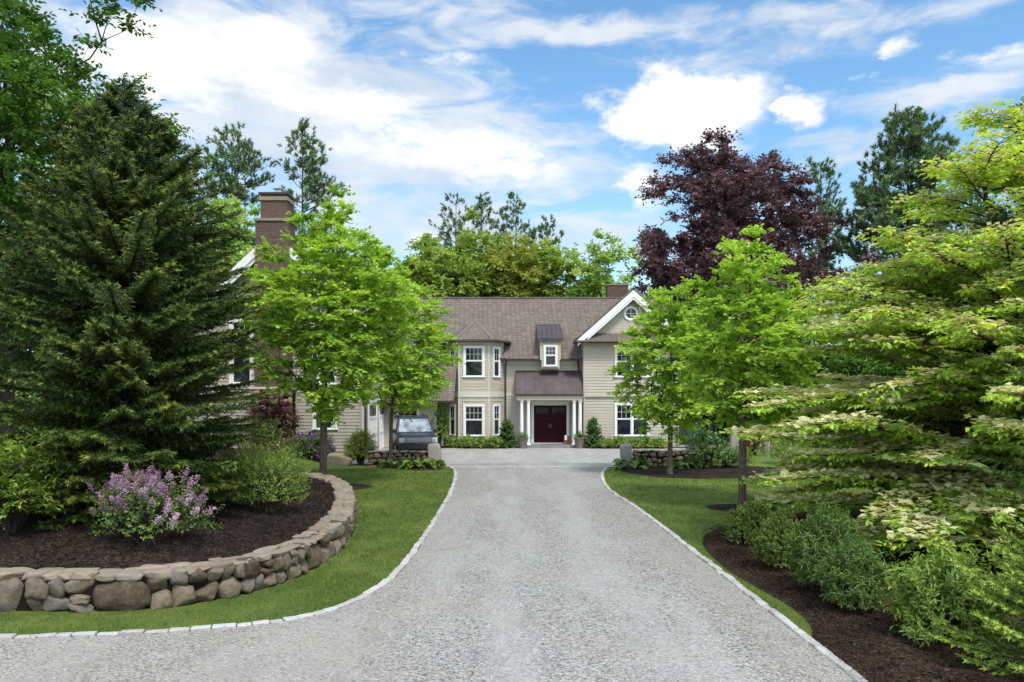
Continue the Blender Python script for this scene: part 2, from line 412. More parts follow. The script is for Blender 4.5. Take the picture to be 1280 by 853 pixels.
def np_obj(name, V, faces, mat, parent=None, v=None, smooth=False):
    """One mesh object from numpy arrays; faces is a list of (n,k) index arrays, v one float per face."""
    V = np.asarray(V, dtype=np.float32)
    if parent is not None:
        V = V - np.array(rootloc(parent), dtype=np.float32)
    me = bpy.data.meshes.new(name)
    faces = [np.asarray(f, dtype=np.int32) for f in faces if len(f)]
    loops = np.concatenate([f.ravel() for f in faces])
    tot = np.concatenate([np.full(len(f), f.shape[1], dtype=np.int32) for f in faces])
    start = np.concatenate([[0], np.cumsum(tot)[:-1]]).astype(np.int32)
    me.vertices.add(len(V)); me.vertices.foreach_set('co', V.ravel())
    me.loops.add(len(loops)); me.loops.foreach_set('vertex_index', loops)
    me.polygons.add(len(tot))
    me.polygons.foreach_set('loop_start', start)
    me.polygons.foreach_set('loop_total', tot)
    if smooth: me.polygons.foreach_set('use_smooth', np.ones(len(tot), dtype=bool))
    me.update(calc_edges=True)
    if v is not None:
        a = me.attributes.new('v', 'FLOAT', 'FACE')
        a.data.foreach_set('value', np.asarray(v, dtype=np.float32))
    return link(me, name, mat, parent)

class MB:
    def __init__(s):
        s.v = []; s.f = []; s.a = []; s.cur = .5
    def poly(s, pts):
        b = len(s.v)
        s.v += [tuple(p) for p in pts]
        s.f.append(tuple(range(b, b + len(pts)))); s.a.append(s.cur)
    def hexa(s, p):      # 8 points: bottom 4 ccw, top 4 ccw
        b = len(s.v)
        s.v += [tuple(q) for q in p]
        for f in ((3, 2, 1, 0), (4, 5, 6, 7), (0, 1, 5, 4), (1, 2, 6, 5), (2, 3, 7, 6), (3, 0, 4, 7)):
            s.f.append(tuple(b + i for i in f)); s.a.append(s.cur)
    def box(s, x0, x1, y0, y1, z0, z1):
        s.hexa([(x0, y0, z0), (x1, y0, z0), (x1, y1, z0), (x0, y1, z0), (x0, y0, z1), (x1, y0, z1), (x1, y1, z1), (x0, y1, z1)])
    def fbox(s, O, U, u0, u1, n0, n1, z0, z1):
        """box in a wall's own frame: u along the wall, n outward, z up"""
        N = (U[1], -U[0])
        def P(u, n, z): return (O[0] + U[0] * u + N[0] * n, O[1] + U[1] * u + N[1] * n, z)
        s.hexa([P(u0, n1, z0), P(u1, n1, z0), P(u1, n0, z0), P(u0, n0, z0), P(u0, n1, z1), P(u1, n1, z1), P(u1, n0, z1), P(u0, n0, z1)])
    def prism(s, poly, off):
        """closed prism: a planar polygon (3D points) pushed along a vector"""
        b = len(s.v); n = len(poly)
        s.v += [tuple(p) for p in poly] + [tuple(Vector(p) + Vector(off)) for p in poly]
        s.f.append(tuple(range(b, b + n))); s.a.append(s.cur)
        s.f.append(tuple(range(b + 2 * n - 1, b + n - 1, -1))); s.a.append(s.cur)
        for i in range(n):
            j = (i + 1) % n
            s.f.append((b + j, b + i, b + n + i, b + n + j)); s.a.append(s.cur)
    def tube(s, pts, rad, sides=8, cap=True):
        pts = [Vector(p) for p in pts]
        if not hasattr(rad, '__len__'): rad = [rad] * len(pts)
        b = len(s.v)
        for i, p in enumerate(pts):
            d = (pts[min(i + 1, len(pts) - 1)] - pts[max(i - 1, 0)]).normalized()
            e1 = d.orthogonal().normalized() if i == 0 else (e1 - d * e1.dot(d)).normalized()
            e2 = d.cross(e1)
            for k in range(sides):
                an = 2 * math.pi * k / sides
                s.v.append(tuple(p + (e1 * math.cos(an) + e2 * math.sin(an)) * rad[i]))
        for i in range(len(pts) - 1):
            for k in range(sides):
                k2 = (k + 1) % sides
                s.f.append((b + i * sides + k, b + i * sides + k2, b + (i + 1) * sides + k2, b + (i + 1) * sides + k)); s.a.append(s.cur)
        if cap:
            s.f.append(tuple(b + k for k in range(sides))[::-1]); s.a.append(s.cur)
            s.f.append(tuple(b + (len(pts) - 1) * sides + k for k in range(sides))); s.a.append(s.cur)
    def lathe(s, c, prof, sides=20, axis='Z'):
        b = len(s.v)
        for (r, h) in prof:
            for k in range(sides):
                an = 2 * math.pi * k / sides
                if axis == 'Z': q = (r * math.cos(an), r * math.sin(an), h)
                elif axis == 'X': q = (h, r * math.cos(an), r * math.sin(an))
                else: q = (r * math.cos(an), h, r * math.sin(an))
                s.v.append((c[0] + q[0], c[1] + q[1], c[2] + q[2]))
        for i in range(len(prof) - 1):
            for k in range(sides):
                k2 = (k + 1) % sides
                s.f.append((b + i * sides + k, b + i * sides + k2, b + (i + 1) * sides + k2, b + (i + 1) * sides + k)); s.a.append(s.cur)
        s.f.append(tuple(b + k for k in range(sides))[::-1]); s.a.append(s.cur)
        s.f.append(tuple(b + (len(prof) - 1) * sides + k for k in range(sides))); s.a.append(s.cur)
    def build_each(s, name, mat, parent=None):
        for k in range(0, len(s.v), 8):
            m = MB(); m.hexa(s.v[k:k + 8]); m.build(name, mat, parent)
    def build(s, name, mat, parent=None, bevel=0, smooth=False, seg=2):
        me = bpy.data.meshes.new(name)
        off = rootloc(parent) if parent is not None else Vector((0, 0, 0))
        me.from_pydata([(a - off.x, b - off.y, c - off.z) for a, b, c in s.v], [], s.f)
        at = me.attributes.new('v', 'FLOAT', 'FACE')
        at.data.foreach_set('value', np.array(s.a, dtype=np.float32))
        bm = bmesh.new(); bm.from_mesh(me)
        bmesh.ops.recalc_face_normals(bm, faces=bm.faces)
        if bevel:
            bmesh.ops.bevel(bm, geom=[e for e in bm.edges], offset=bevel, segments=seg, affect='EDGES', profile=.5)
        bm.to_mesh(me); bm.free()
        if smooth:
            me.polygons.foreach_set('use_smooth', np.ones(len(me.polygons), dtype=bool))
        me.update()
        return link(me, name, mat, parent)

def tag(o, label=None, cat=None, group=None, kind=None):
    if label: o['label'] = label
    if cat: o['category'] = cat
    if group: o['group'] = group
    if kind: o['kind'] = kind
    return o

def empty(name, loc, label, cat, group=None):
    o = bpy.data.objects.new(name, None)
    o.empty_display_size = .3
    COL.objects.link(o)
    o.location = loc
    return tag(o, label, cat, group)

def gp(x, y, z=0.0):
    Y = F * (H - z) / (y - HY)
    return ((x - 640) / F * Y, Y, z)

def at(x, y, Y):
    return ((x - 640) / F * Y, Y, H - (y - HY) / F * Y)

def smoothstep(x, a, b):
    t = np.clip((x - a) / (b - a), 0, 1)
    return t * t * (3 - 2 * t)

def catmull(pts, n):
    P = [np.array(p, float) for p in pts]
    P = [2 * P[0] - P[1]] + P + [2 * P[-1] - P[-2]]
    out = []
    for i in range(1, len(P) - 2):
        for k in range(n):
            t = k / n
            out.append(.5 * ((2 * P[i]) + (-P[i - 1] + P[i + 1]) * t + (2 * P[i - 1] - 5 * P[i] + 4 * P[i + 1] - P[i + 2]) * t * t + (-P[i - 1] + 3 * P[i] - 3 * P[i + 1] + P[i + 2]) * t ** 3))
    out.append(P[-2])
    return np.array(out)

def resample(C, step):
    d = np.r_[0, np.cumsum(np.linalg.norm(np.diff(C, axis=0), axis=1))]
    n = max(2, int(d[-1] / step))
    s = np.linspace(0, d[-1], n + 1)
    return np.stack([np.interp(s, d, C[:, k]) for k in range(C.shape[1])], 1)

def inpoly(x, y, poly):
    poly = np.asarray(poly); c = np.zeros(len(x), bool)
    j = len(poly) - 1
    for i in range(len(poly)):
        xi, yi, xj, yj = poly[i, 0], poly[i, 1], poly[j, 0], poly[j, 1]
        if yi != yj:
            c ^= ((yi > y) != (yj > y)) & (x < (xj - xi) * (y - yi) / (yj - yi) + xi)
        j = i
    return c

# ------------------------------------------------------------------ ground
def ground_h(x, y):
    x = np.asarray(x, float); y = np.asarray(y, float)
    return .42 * smoothstep(-x, 7.9, 10.5) * smoothstep(y, 31, 38)

def make_ground():
    xs = np.r_[np.linspace(-900, -60, 8), np.linspace(-50, -26, 9), np.linspace(-24, 24, 97), np.linspace(26, 50, 9), np.linspace(60, 900, 8)]
    ys = np.r_[np.linspace(-400, -30, 6), np.linspace(-20, 8, 8), np.linspace(10, 60, 101), np.linspace(64, 120, 8), np.linspace(160, 1500, 8)]
    X, Y = np.meshgrid(xs, ys)
    V = np.stack([X, Y, ground_h(X, Y)], -1).reshape(-1, 3)
    nx, ny = len(xs), len(ys)
    i, j = np.meshgrid(np.arange(nx - 1), np.arange(ny - 1))
    a = (j * nx + i).ravel()
    o = np_obj('lawn', V, [np.stack([a, a + 1, a + nx + 1, a + nx], 1)], M['grass'], smooth=True)
    tag(o, kind='structure')
make_ground()

def sheet(name, poly, z, mat):
    """flat sheet from an outline of ground points"""
    P = [Vector((p[0], p[1], z)) for p in poly]
    tris = tessellate_polygon([P])
    V = np.array([tuple(p) for p in P])
    T = np.array([t for t in tris])
    n = np.cross(V[T[:, 1]] - V[T[:, 0]], V[T[:, 2]] - V[T[:, 0]])
    T[n[:, 2] < 0] = T[n[:, 2] < 0][:, ::-1]
    return tag(np_obj(name, V, [T], mat), kind='structure')

g2 = lambda x, y: gp(x, y)[:2]
KL = catmull([g2(545, 580), g2(562, 583), g2(571, 590), g2(568, 610), g2(553, 640), g2(528, 680), g2(502, 714), g2(470, 740), g2(424, 762), g2(350, 779), g2(200, 792), g2(0, 800), g2(-260, 806), g2(-700, 810)], 8)
KR = catmull([g2(778, 579), g2(762, 583), g2(751, 592), g2(758, 611), g2(800, 640), g2(861, 688), g2(930, 742), g2(1000, 797), g2(1075, 856), g2(1200, 955), g2(1500, 1190)], 8)
drive_poly = [tuple(p) for p in KL] + [(-30, 7.0), (-30, -8), (20, -8), (6.2, 2.0)] + [tuple(p) for p in KR[::-1]]
sheet('driveway', drive_poly, .008, M['gravel'])
YB = F * H / (583.5 - HY)
sheet('forecourt', [(-7.6, 36.2), (-3.3, 36.2), (KL[0][0], KL[0][1] - .25), (KR[0][0], KR[0][1] - .25), (5.4, 36.2), (7.8, 36.2), (8.5, 40), (11, 46.9), (10.5, 47.6), (-7.4, 47.6)], .014, M['court'])

def kerb(C, seed, flip):
    rng = random.Random(seed)
    mb = MB()
    d = np.r_[0, np.cumsum(np.linalg.norm(np.diff(C, axis=0), axis=1))]
    s = 0.0
    def P(q): return np.array([np.interp(q, d, C[:, 0]), np.interp(q, d, C[:, 1])])
    while s < d[-1] - .3:
        L = rng.uniform(.20, .34)
        a, b = P(s + .008), P(s + L - .008)
        t = (b - a) / np.linalg.norm(b - a); nrm = np.array([-t[1], t[0]]) * flip
        w0, w1 = rng.uniform(-.012, .012), .125 + rng.uniform(-.012, .014)
        z = .035 + rng.uniform(-.012, .014)
        mb.cur = rng.random()
        q = [a + nrm * w0, b + nrm * (w0 + rng.uniform(-.008, .008)), b + nrm * w1, a + nrm * (w1 + rng.uniform(-.01, .01))]
        if flip < 0: q = q[::-1]
        mb.hexa([(p[0], p[1], -.06) for p in q] + [(p[0], p[1], z + rng.uniform(-.006, .006)) for p in q])
        s += L
    o = mb.build('kerb', M['kerbstone'], bevel=.012, seg=1)
    tag(o, kind='structure')
kerb(KL, 1, -1)
kerb(KR, 2, 1)
# pale cobble band across the mouth of the court
mbb = MB(); rr = random.Random(4); xx = KL[1][0] - .2
while xx < KR[1][0] + .1:
    L = rr.uniform(.22, .32); mbb.cur = rr.uniform(.6, 1)
    mbb.box(xx, xx + L - .01, YB - .16, YB + .02, -.05, .024 + rr.uniform(-.003, .006)); xx += L
tag(mbb.build('cobble_band', M['kerbstone']), kind='structure')

# right-hand planting bed
bedR = catmull([g2(878, 680), g2(884, 668), g2(925, 652), g2(1010, 640), g2(1150, 622), g2(1330, 612), (17, 24), (21, 15), (14, 4), g2(1230, 990)], 6)
bedR2 = catmull([g2(1075, 850), g2(1019, 803), g2(1014, 784), g2(992, 762), g2(954, 739), g2(911, 714), g2(886, 692), g2(878, 680)], 6)[:-1]
bed_poly = [tuple(p) for p in bedR] + [tuple(p) for p in KR[::-1] if 4.4 < p[1] < 9.4][::1] + [tuple(p) for p in bedR2 if p[1] > 9.4]
def disc(cx, cy, rx, ry, n=40, seed=0):
    rng = random.Random(seed); ph = rng.random() * 6
    return [(cx + rx * (1 + .04 * math.sin(3 * a + ph)) * math.cos(a), cy + ry * (1 + .05 * math.sin(2 * a + ph)) * math.sin(a)) for a in [2 * math.pi * i / n for i in range(n)]]

def bed(name, poly, mat, hgt, seed, step=.16):
    """low heap of mulch inside an outline: a grid of points, falling to the lawn at the edge"""
    poly = np.array(poly)
    x0, y0 = poly.min(0); x1, y1 = poly.max(0)
    rng = np.random.default_rng(seed)
    step = max(step, math.sqrt((x1 - x0) * (y1 - y0) / 40000))
    gx, gy = np.meshgrid(np.arange(x0, x1, step), np.arange(y0, y1, step))
    px, py = gx.ravel(), gy.ravel()
    E = resample(np.vstack([poly, poly[:1]]), step * .8)
    ins = inpoly(px, py, poly)
    px, py = px[ins], py[ins]
    dist = np.full(len(px), 9.9)
    for k in range(0, len(E), 64):
        dd = np.hypot(px[:, None] - E[None, k:k + 64, 0], py[:, None] - E[None, k:k + 64, 1]).min(1)
        dist = np.minimum(dist, dd)
    keep = dist > step * .55
    px, py, dist = px[keep], py[keep], dist[keep]
    pz = hgt * smoothstep(dist, 0, .7) + .012 + rng.normal(0, .012, len(px)) * smoothstep(dist, .05, .3) + ground_h(px, py)
    from mathutils.geometry import delaunay_2d_cdt
    nE = len(E) - 1
    vv = [Vector((a, b)) for a, b in E[:-1]] + [Vector((a, b)) for a, b in zip(px, py)]
    ez = ground_h(E[:-1, 0], E[:-1, 1]) + .010
    r = delaunay_2d_cdt(vv, [], [list(range(nE))], 1, 1e-5)
    src = [(o[0] if o else -1) for o in r[3]]
    zz = np.r_[ez, pz]
    V = np.array([(p.x, p.y, zz[s] if s >= 0 else .012) for p, s in zip(r[0], src)])
    o = np_obj(name, V, [np.array(r[2])], mat, smooth=True)
    return tag(o, kind='structure')
bed('mulch_bed', bed_poly, M['mulch_warm'], .10, 5)
MAPLE = [(-6.58, 27.7), (-5.28, 34.6), (6.53, 22.6), (6.20, 31.3)]
bed('mulch_ring', disc(-6.05, 27.5, 1.25, 1.0, seed=2), M['mulch'], .05, 6)
bed('mulch_ring', disc(6.5, 22.6, 1.0, .85, seed=3), M['mulch'], .05, 7)
bed('mulch_bed', [g2(776, 590), (4.6, 34.6), (5, 35.6), (9.2, 35.6), (13, 34.4), g2(1040, 594), g2(940, 598), g2(880, 599), g2(820, 597)], M['mulch'], .05, 8)
bed('mulch_bed', [g2(472, 584), (-6.4, 35.7), (-3.4, 35.6), g2(552, 587.5), g2(520, 589)], M['mulch'], .05, 9)
bed('mulch_bed', [(-5.2, 47.9), (-5.2, 46.55), (.1, 46.55), (.1, 48.3)], M['mulch'], .06, 10)
bed('mulch_bed', [(4.25, 47.4), (4.25, 46.5), (10.4, 46.5), (10.4, 47.4)], M['mulch'], .06, 11)
bed('mulch_bed', [(-17, 39.9), (-17, 36.5), (-12, 35.6), (-9.2, 36.2), (-7.6, 36.6), (-7.6, 39.9)], M['mulch'], .05, 12)

# ------------------------------------------------------------------ curved dry-stone wall and the raised bed behind it
WC = catmull([(-15.5, 13.6), (-12.5, 12.6), (-10, 12.1), (-7.68, 11.9), (-5.5, 12.05), (-4.4, 12.85), (-3.75, 14.3), (-3.55, 16.4), (-3.82, 19.3), (-4.5, 22.5), (-5.4, 25.2), (-6.9, 27.2), (-9.0, 28.3), (-12, 28.8)], 12)
WC = resample(WC, .05)
wd = np.r_[0, np.cumsum(np.linalg.norm(np.diff(WC, axis=0), axis=1))]
def wpt(s, n=0.0):
    """point on the wall's outer face at arc length s, n metres inward"""
    p = np.array([np.interp(s, wd, WC[:, 0]), np.interp(s, wd, WC[:, 1])])
    q = np.array([np.interp(s + .1, wd, WC[:, 0]), np.interp(s + .1, wd, WC[:, 1])]) - np.array([np.interp(s - .1, wd, WC[:, 0]), np.interp(s - .1, wd, WC[:, 1])])
    q = q / np.linalg.norm(q)
    return p + np.array([-q[1], q[0]]) * n, q

from mathutils import noise as mnoise
def stone(V, Fc, A, c, ex, ey, ez, sx, sy, sz, rng, power=3.2, rough=.10, cuts=5, facets=9):
    """a rounded, uneven boulder appended to the lists"""
    g = np.linspace(-1, 1, cuts)
    b = len(V)
    idx = {}
    pts = []
    def vid(i, j, k):
        if (i, j, k) not in idx:
            idx[(i, j, k)] = len(pts); pts.append((g[i], g[j], g[k]))
        return idx[(i, j, k)]
    m = cuts - 1
    fs = []
    for i in range(m):
        for j in range(m):
            fs.append((vid(i, j, 0), vid(i, j + 1, 0), vid(i + 1, j + 1, 0), vid(i + 1, j, 0)))
            fs.append((vid(i, j, m), vid(i + 1, j, m), vid(i + 1, j + 1, m), vid(i, j + 1, m)))
            fs.append((vid(i, 0, j), vid(i + 1, 0, j), vid(i + 1, 0, j + 1), vid(i, 0, j + 1)))
            fs.append((vid(i, m, j), vid(i, m, j + 1), vid(i + 1, m, j + 1), vid(i + 1, m, j)))
            fs.append((vid(0, i, j), vid(0, i, j + 1), vid(0, i + 1, j + 1), vid(0, i + 1, j)))
            fs.append((vid(m, i, j), vid(m, i + 1, j), vid(m, i + 1, j + 1), vid(m, i, j + 1)))
    seed = Vector((rng.random() * 90, rng.random() * 90, rng.random() * 90))
    shx, shz = rng.uniform(-.18, .18), rng.uniform(-.14, .14)
    cutn = [(np.array([rng.gauss(0, 1), rng.gauss(0, 1), rng.gauss(0, 1)]), rng.uniform(.70, .98)) for _ in range(facets)]
    cutn = [(a / np.linalg.norm(a), d) for a, d in cutn]
    for p in pts:
        q = np.array(p)
        r = (np.abs(q) ** power).sum() ** (1 / power)
        q = q / r
        nz = mnoise.noise(Vector(q) * 1.3 + seed) * rough * 1.7 + mnoise.noise(Vector(q) * 3.1 + seed) * rough * .8
        q = q * (1 + nz)
        for a, d_ in cutn:
            e_ = q.dot(a) - d_
            if e_ > 0: q = q - a * e_ * .92
        q = np.array([q[0] + shx * q[2], q[1], q[2] + shz * q[0]])
        w = np.array(c) + np.array(ex) * q[0] * sx + np.array(ey) * q[1] * sy + np.array(ez) * q[2] * sz
        V.append(tuple(w))
    val = rng.random()
    for f in fs:
        Fc.append(tuple(b + i for i in f)); A.append(val)

def rubble_wall(place, length, height, depth, rng, wmin, wmax, big=0.0, courses=2, s0=0.0, cuts=5, gap=.01):
    """fills a wall face with boulders; place(s, n) gives ground point and direction"""
    V, Fc, A = [], [], []
    def put(s, w, z0, z1, extra=0, pw=None):
        p, t = place(s + w / 2, depth * .45)
        n = np.array([-t[1], t[0], 0]); ex = np.array([t[0], t[1], 0])
        stone(V, Fc, A, (p[0], p[1], (z0 + z1) / 2), ex, n, (0, 0, 1), w / 2 * 1.07 + .016 - gap, depth * .5 + extra + rng.uniform(-.02, .035), (z1 - z0) / 2 * 1.08 + .018 - gap, rng, pw or rng.uniform(2.6, 5.0), .12, cuts)
    # boulders that take the whole height, then courses between them
    s = s0; spans = []; last = s0
    while s < s0 + length:
        if rng.random() < big:
            w = rng.uniform(.42, .8) * (height / .48)
            spans.append((last, s)); put(s, w, -.03, height * rng.uniform(.86, 1.0), .02, rng.uniform(2.2, 2.9))
            s += w; last = s
        s += rng.uniform(.8, 1.9)
    spans.append((last, s0 + length))
    for (a, b) in spans:
        if b - a < .12: continue
        ph = rng.random() * 10
        def zline(s_, c): return height * c / courses + .06 * math.sin(s_ * 2.1 + ph + c) * (0 < c < courses)
        for c in range(courses):
            s = a
            while s < b - .06:
                w = min(rng.uniform(wmin, wmax) * (1.15 if c == 0 else .95), b - s)
                if b - s - w < .14: w = b - s
                z0, z1 = zline(s + w / 2, c), zline(s + w / 2, c + 1)
                if c == 0: z0 -= .03
                r = rng.random()
                if r < .16 and w > .28:      # two thin ones on top of each other
                    zm = z0 + (z1 - z0) * rng.uniform(.35, .65)
                    put(s, w, z0, zm); put(s, w * rng.uniform(.5, 1), zm, z1)
                else:
                    put(s, w, z0, z1 + rng.uniform(-.03, .03) * (c < courses - 1))
                s += w
    return V, Fc, A

WALL_H = .50
def main_wall():
    rng = random.Random(21)
    root = empty('dry_stone_wall', (*WC[len(WC) // 2], 0), 'long curving dry-stone retaining wall of rounded brown boulders round the left bed', 'wall')
    i0 = float(np.interp(-11.5, WC[:, 0][:200], wd[:200]))
    L = wd[-1] - i0 - 2.5
    V, Fc, A = rubble_wall(wpt, L, WALL_H + .03, .40, rng, .17, .40, .26, 2, i0, 9)
    np_obj('boulders', V, [np.array(Fc)], M['fieldstone'], root, A, True)
    # flat coping stones, two deep
    V, Fc, A = [], [], []
    for (n0, n1) in ((.03, .27), (.27, .51)):
        s = i0
        while s < i0 + L:
            w = rng.uniform(.20, .52)
            nn = (n0 + n1) / 2 + rng.uniform(-.02, .02)
            p, t = wpt(s + w / 2, nn)
            n = np.array([-t[1], t[0], 0]); ex = np.array([t[0], t[1], 0])
            th = rng.uniform(.035, .075)
            stone(V, Fc, A, (p[0], p[1], WALL_H + .012 + rng.uniform(-.018, .018)), ex, n, (0, 0, 1), w / 2 + .005, (n1 - n0) / 2 + rng.uniform(0, .05), th, rng, 5.5, .07, 7, 4)
            s += w
    np_obj('coping', V, [np.array(Fc)], M['capstone'], root, A, True)
    mb = MB()
    s = i0
    while s < i0 + L - .2:
        a, t = wpt(s, .09); b, t2 = wpt(s + .2, .09); c, _ = wpt(s + .2, .45); d, _ = wpt(s, .45)
        mb.hexa([(*a, -.05), (*b, -.05), (*c, -.05), (*d, -.05), (*a, WALL_H), (*b, WALL_H), (*c, WALL_H), (*d, WALL_H)])
        s += .2
    mb.build('core', M['core'], root)
main_wall()

BC = np.array([-12.0, 20.5])
def bed_z(x, y):
    """height of the raised bed's mulch"""
    x = np.asarray(x, float); y = np.asarray(y, float)
    d = np.full(x.shape, 99.0)
    for k in range(0, len(WC), 6):
        d = np.minimum(d, np.hypot(x - WC[k, 0], y - WC[k, 1]))
    return .47 + .42 * smoothstep(d, .4, 4.5)
def raised_bed():
    C = np.array([wpt(s, .40)[0] for s in np.arange(0, wd[-1], .1)])
    C = np.vstack([C, [(-24, 29), (-26, 20), (-22, 12)]])
    C = resample(np.vstack([C, C[:1]]), .14)[:-1]
    S = np.linspace(0, 1, 60) ** 1.2
    V = []; n = len(C)
    rng = np.random.default_rng(3)
    for s in S:
        P = C * (1 - s) + BC * s
        V.append(np.c_[P, bed_z(P[:, 0], P[:, 1]) + rng.normal(0, .014, n)])
    V = np.vstack(V)
    fs = []
    a = np.arange(n); b = (a + 1) % n
    for k in range(len(S) - 1):
        fs.append(np.stack([k * n + a, k * n + b, (k + 1) * n + b, (k + 1) * n + a], 1))
    tag(np_obj('raised_mulch_bed', V, fs, M['mulch'], smooth=True), kind='structure')
raised_bed()
# ------------------------------------------------------------------ the house
house = empty('house', (0, 48.5, 0), 'large two-storey taupe clapboard house with brown shingle roofs, brick chimneys and burgundy front door', 'house')

def siding(mb, O, U, z0, z1, xr, openings=(), exp=.172):
    """lapped clapboards as real boards; xr(z) gives the run of each course, openings are (u0,u1,z0,z1)"""
    N = (U[1], -U[0])
    def P(u, n, z): return (O[0] + U[0] * u + N[0] * n, O[1] + U[1] * u + N[1] * n, z)
    z = z0
    rng = random.Random(int(z0 * 100 + O[0] * 10))
    while z < z1 - .01:
        zt = min(z + exp, z1)
        a, b = xr((z + zt) / 2)
        iv = [(a, b)]
        for (u0, u1, q0, q1) in openings:
            if q0 < zt - .02 and q1 > z + .02:
                nv = []
                for (s, e) in iv:
                    if u0 > s: nv.append((s, min(e, u0)))
                    if u1 < e: nv.append((max(s, u1), e))
                iv = [(s, e) for s, e in nv if e - s > .02]
        for (s, e) in iv:
            mb.poly([P(s, .030, z), P(e, .030, z), P(e, .006, zt), P(s, .006, zt)])
            mb.poly([P(s, .0, z), P(e, .0, z), P(e, .030, z), P(s, .030, z)])
        z = zt

def wall_flat(mb, O, U, poly, th=.2):
    N = (U[1], -U[0])
    mb.prism([(O[0] + U[0] * u, O[1] + U[1] * u, z) for u, z in poly], (-N[0] * th, -N[1] * th, 0))

def window(O, U, u0, u1, z0, z1, cols=3, rows=2, units=1, casing=.11, upper=.46, lab=None):
    fr, mu, gl = MB(), MB(), MB()
    fb = lambda m, *a: m.fbox(O, U, *a)
    fb(fr, u0, u0 + casing, .0, .060, z0, z1)
    fb(fr, u1 - casing, u1, .0, .060, z0, z1)
    fb(fr, u0 - .02, u1 + .02, .0, .068, z1 + .001, z1 + casing * .9)
    fb(fr, u0 - .05, u1 + .05, .0, .10, z0 - .055, z0 - .001)
    a0, a1 = u0 + casing, u1 - casing
    mull = .09
    w = (a1 - a0 - mull * (units - 1)) / units
    for k in range(units):
        s = a0 + k * (w + mull); e = s + w
        if k: fb(fr, s - mull, s, .0, .055, z0, z1)
        zm = z1 - (z1 - z0) * upper
        st = .045
        for (q0, q1, nn) in ((z0, zm, .022), (zm, z1, .034)):
            fb(fr, s, s + st, .004, nn, q0, q1); fb(fr, e - st, e, .004, nn, q0, q1)
            fb(fr, s + st, e - st, .004, nn, q0, q0 + st); fb(fr, s + st, e - st, .004, nn, q1 - st, q1)
        fb(gl, s + st, e - st, -.01, .010, z0 + st, zm - st)
        fb(gl, s + st, e - st, -.01, .018, zm + st, z1 - st)
        for c in range(1, cols):
            u = s + st + (w - 2 * st) * c / cols
            fb(mu, u - .008, u + .008, .0185, .029, zm + st, z1 - st)
        for r in range(1, rows):
            z = zm + st + (z1 - zm - 2 * st) * r / rows
            fb(mu, s + st, e - st, .019, .027, z - .008, z + .008)
    f = fr.build('window', M['white'], house)
    if lab: f['label'] = lab
    gl.build('pane', M['glass'], f)
    if mu.f: mu.build('glazing_bars', M['white'], f)
    return f

def slab(mb, pts, th=.14):
    p = [Vector(q) for q in pts]
    n = (p[1] - p[0]).cross(p[2] - p[0]).normalized()
    if n.z < 0: n = -n
    mb.prism(p, -n * th)

def box_obj(name, mat, *a, parent=None, bevel=0):
    m = MB(); m.box(*a)
    return m.build(name, mat, parent or house, bevel)

UX = (1.0, 0.0)
SL = .846
zroof = lambda y: 5.33 + (y - 48.0) * SL
# --- entry wall
m = MB(); wall_flat(m, (0, 48.5), UX, [(-4.6, 0), (4.6, 0), (4.6, 5.5), (-4.6, 5.5)], .25)
siding(m, (0, 48.5), UX, .1, 5.1, lambda z: (-.5, 4.25), [(1.1, 3.55, 0, 2.7), (1.85, 2.8, 4.8, 5.4), (.3, 4.1, 2.75, 4.5)])
m.build('wall', M['siding'], house)
mt = MB()
mt.fbox((0, 48.5), UX, -.5, 1.70, .0, .05, 5.02, 5.24); mt.fbox((0, 48.5), UX, 2.95, 4.25, .0, .05, 5.02, 5.24)
mt.fbox((0, 48.5), UX, -.5, .24, .0, .04, 3.02, 3.2)
mt.build_each('frieze', M['trim'], house)
# --- main roof
m = MB()
slab(m, [(-3.3, 48.0, 5.33), (4.6, 48.0, 5.33), (4.6, 53, 9.56), (-3.3, 53, 9.56)])
slab(m, [(4.6, 49.3, zroof(49.3)), (10.2, 49.3, zroof(49.3)), (10.2, 53, 9.56), (4.6, 53, 9.56)])
slab(m, [(-3.3, 45.0, zroof(45.0)), (-8, 45.0, zroof(45.0)), (-8, 53, 9.56), (-3.3, 53, 9.56)])
slab(m, [(-13, 58, 5.33), (10.2, 58, 5.33), (10.2, 53.02, 9.55), (-13, 53.02, 9.55)])
slab(m, [(-8, 48.0, 5.33), (-13, 48.0, 5.33), (-13, 53, 9.56), (-8, 53, 9.56)])
rf = m.build('roof', M['shingle'], house)
mr = MB(); mr.box(-13, 10.2, 52.86, 53.14, 9.50, 9.60); mr.build('ridge_cap', M['shingle'], rf)
for (xa, xb, yy, zz) in ((-.4, 1.6, 47.93, 5.27), (2.98, 4.15, 47.93, 5.27), (-8, -4.2, 44.95, 2.68)):
    mg = MB(); mg.tube([(xa, yy, zz), (xb, yy, zz)], .075, 8); mg.build('gutter', M['gutter'], house)
# back mass of the house so that nothing is hollow
m = MB(); m.box(-12.9, 10.0, 48.8, 57.6, 0, 5.3)
m.prism([(10.02, 48.6, 5.3), (10.02, 57.6, 5.3), (10.02, 53, 9.3)], (-.2, 0, 0))
m.build('wall', M['siding'], house)

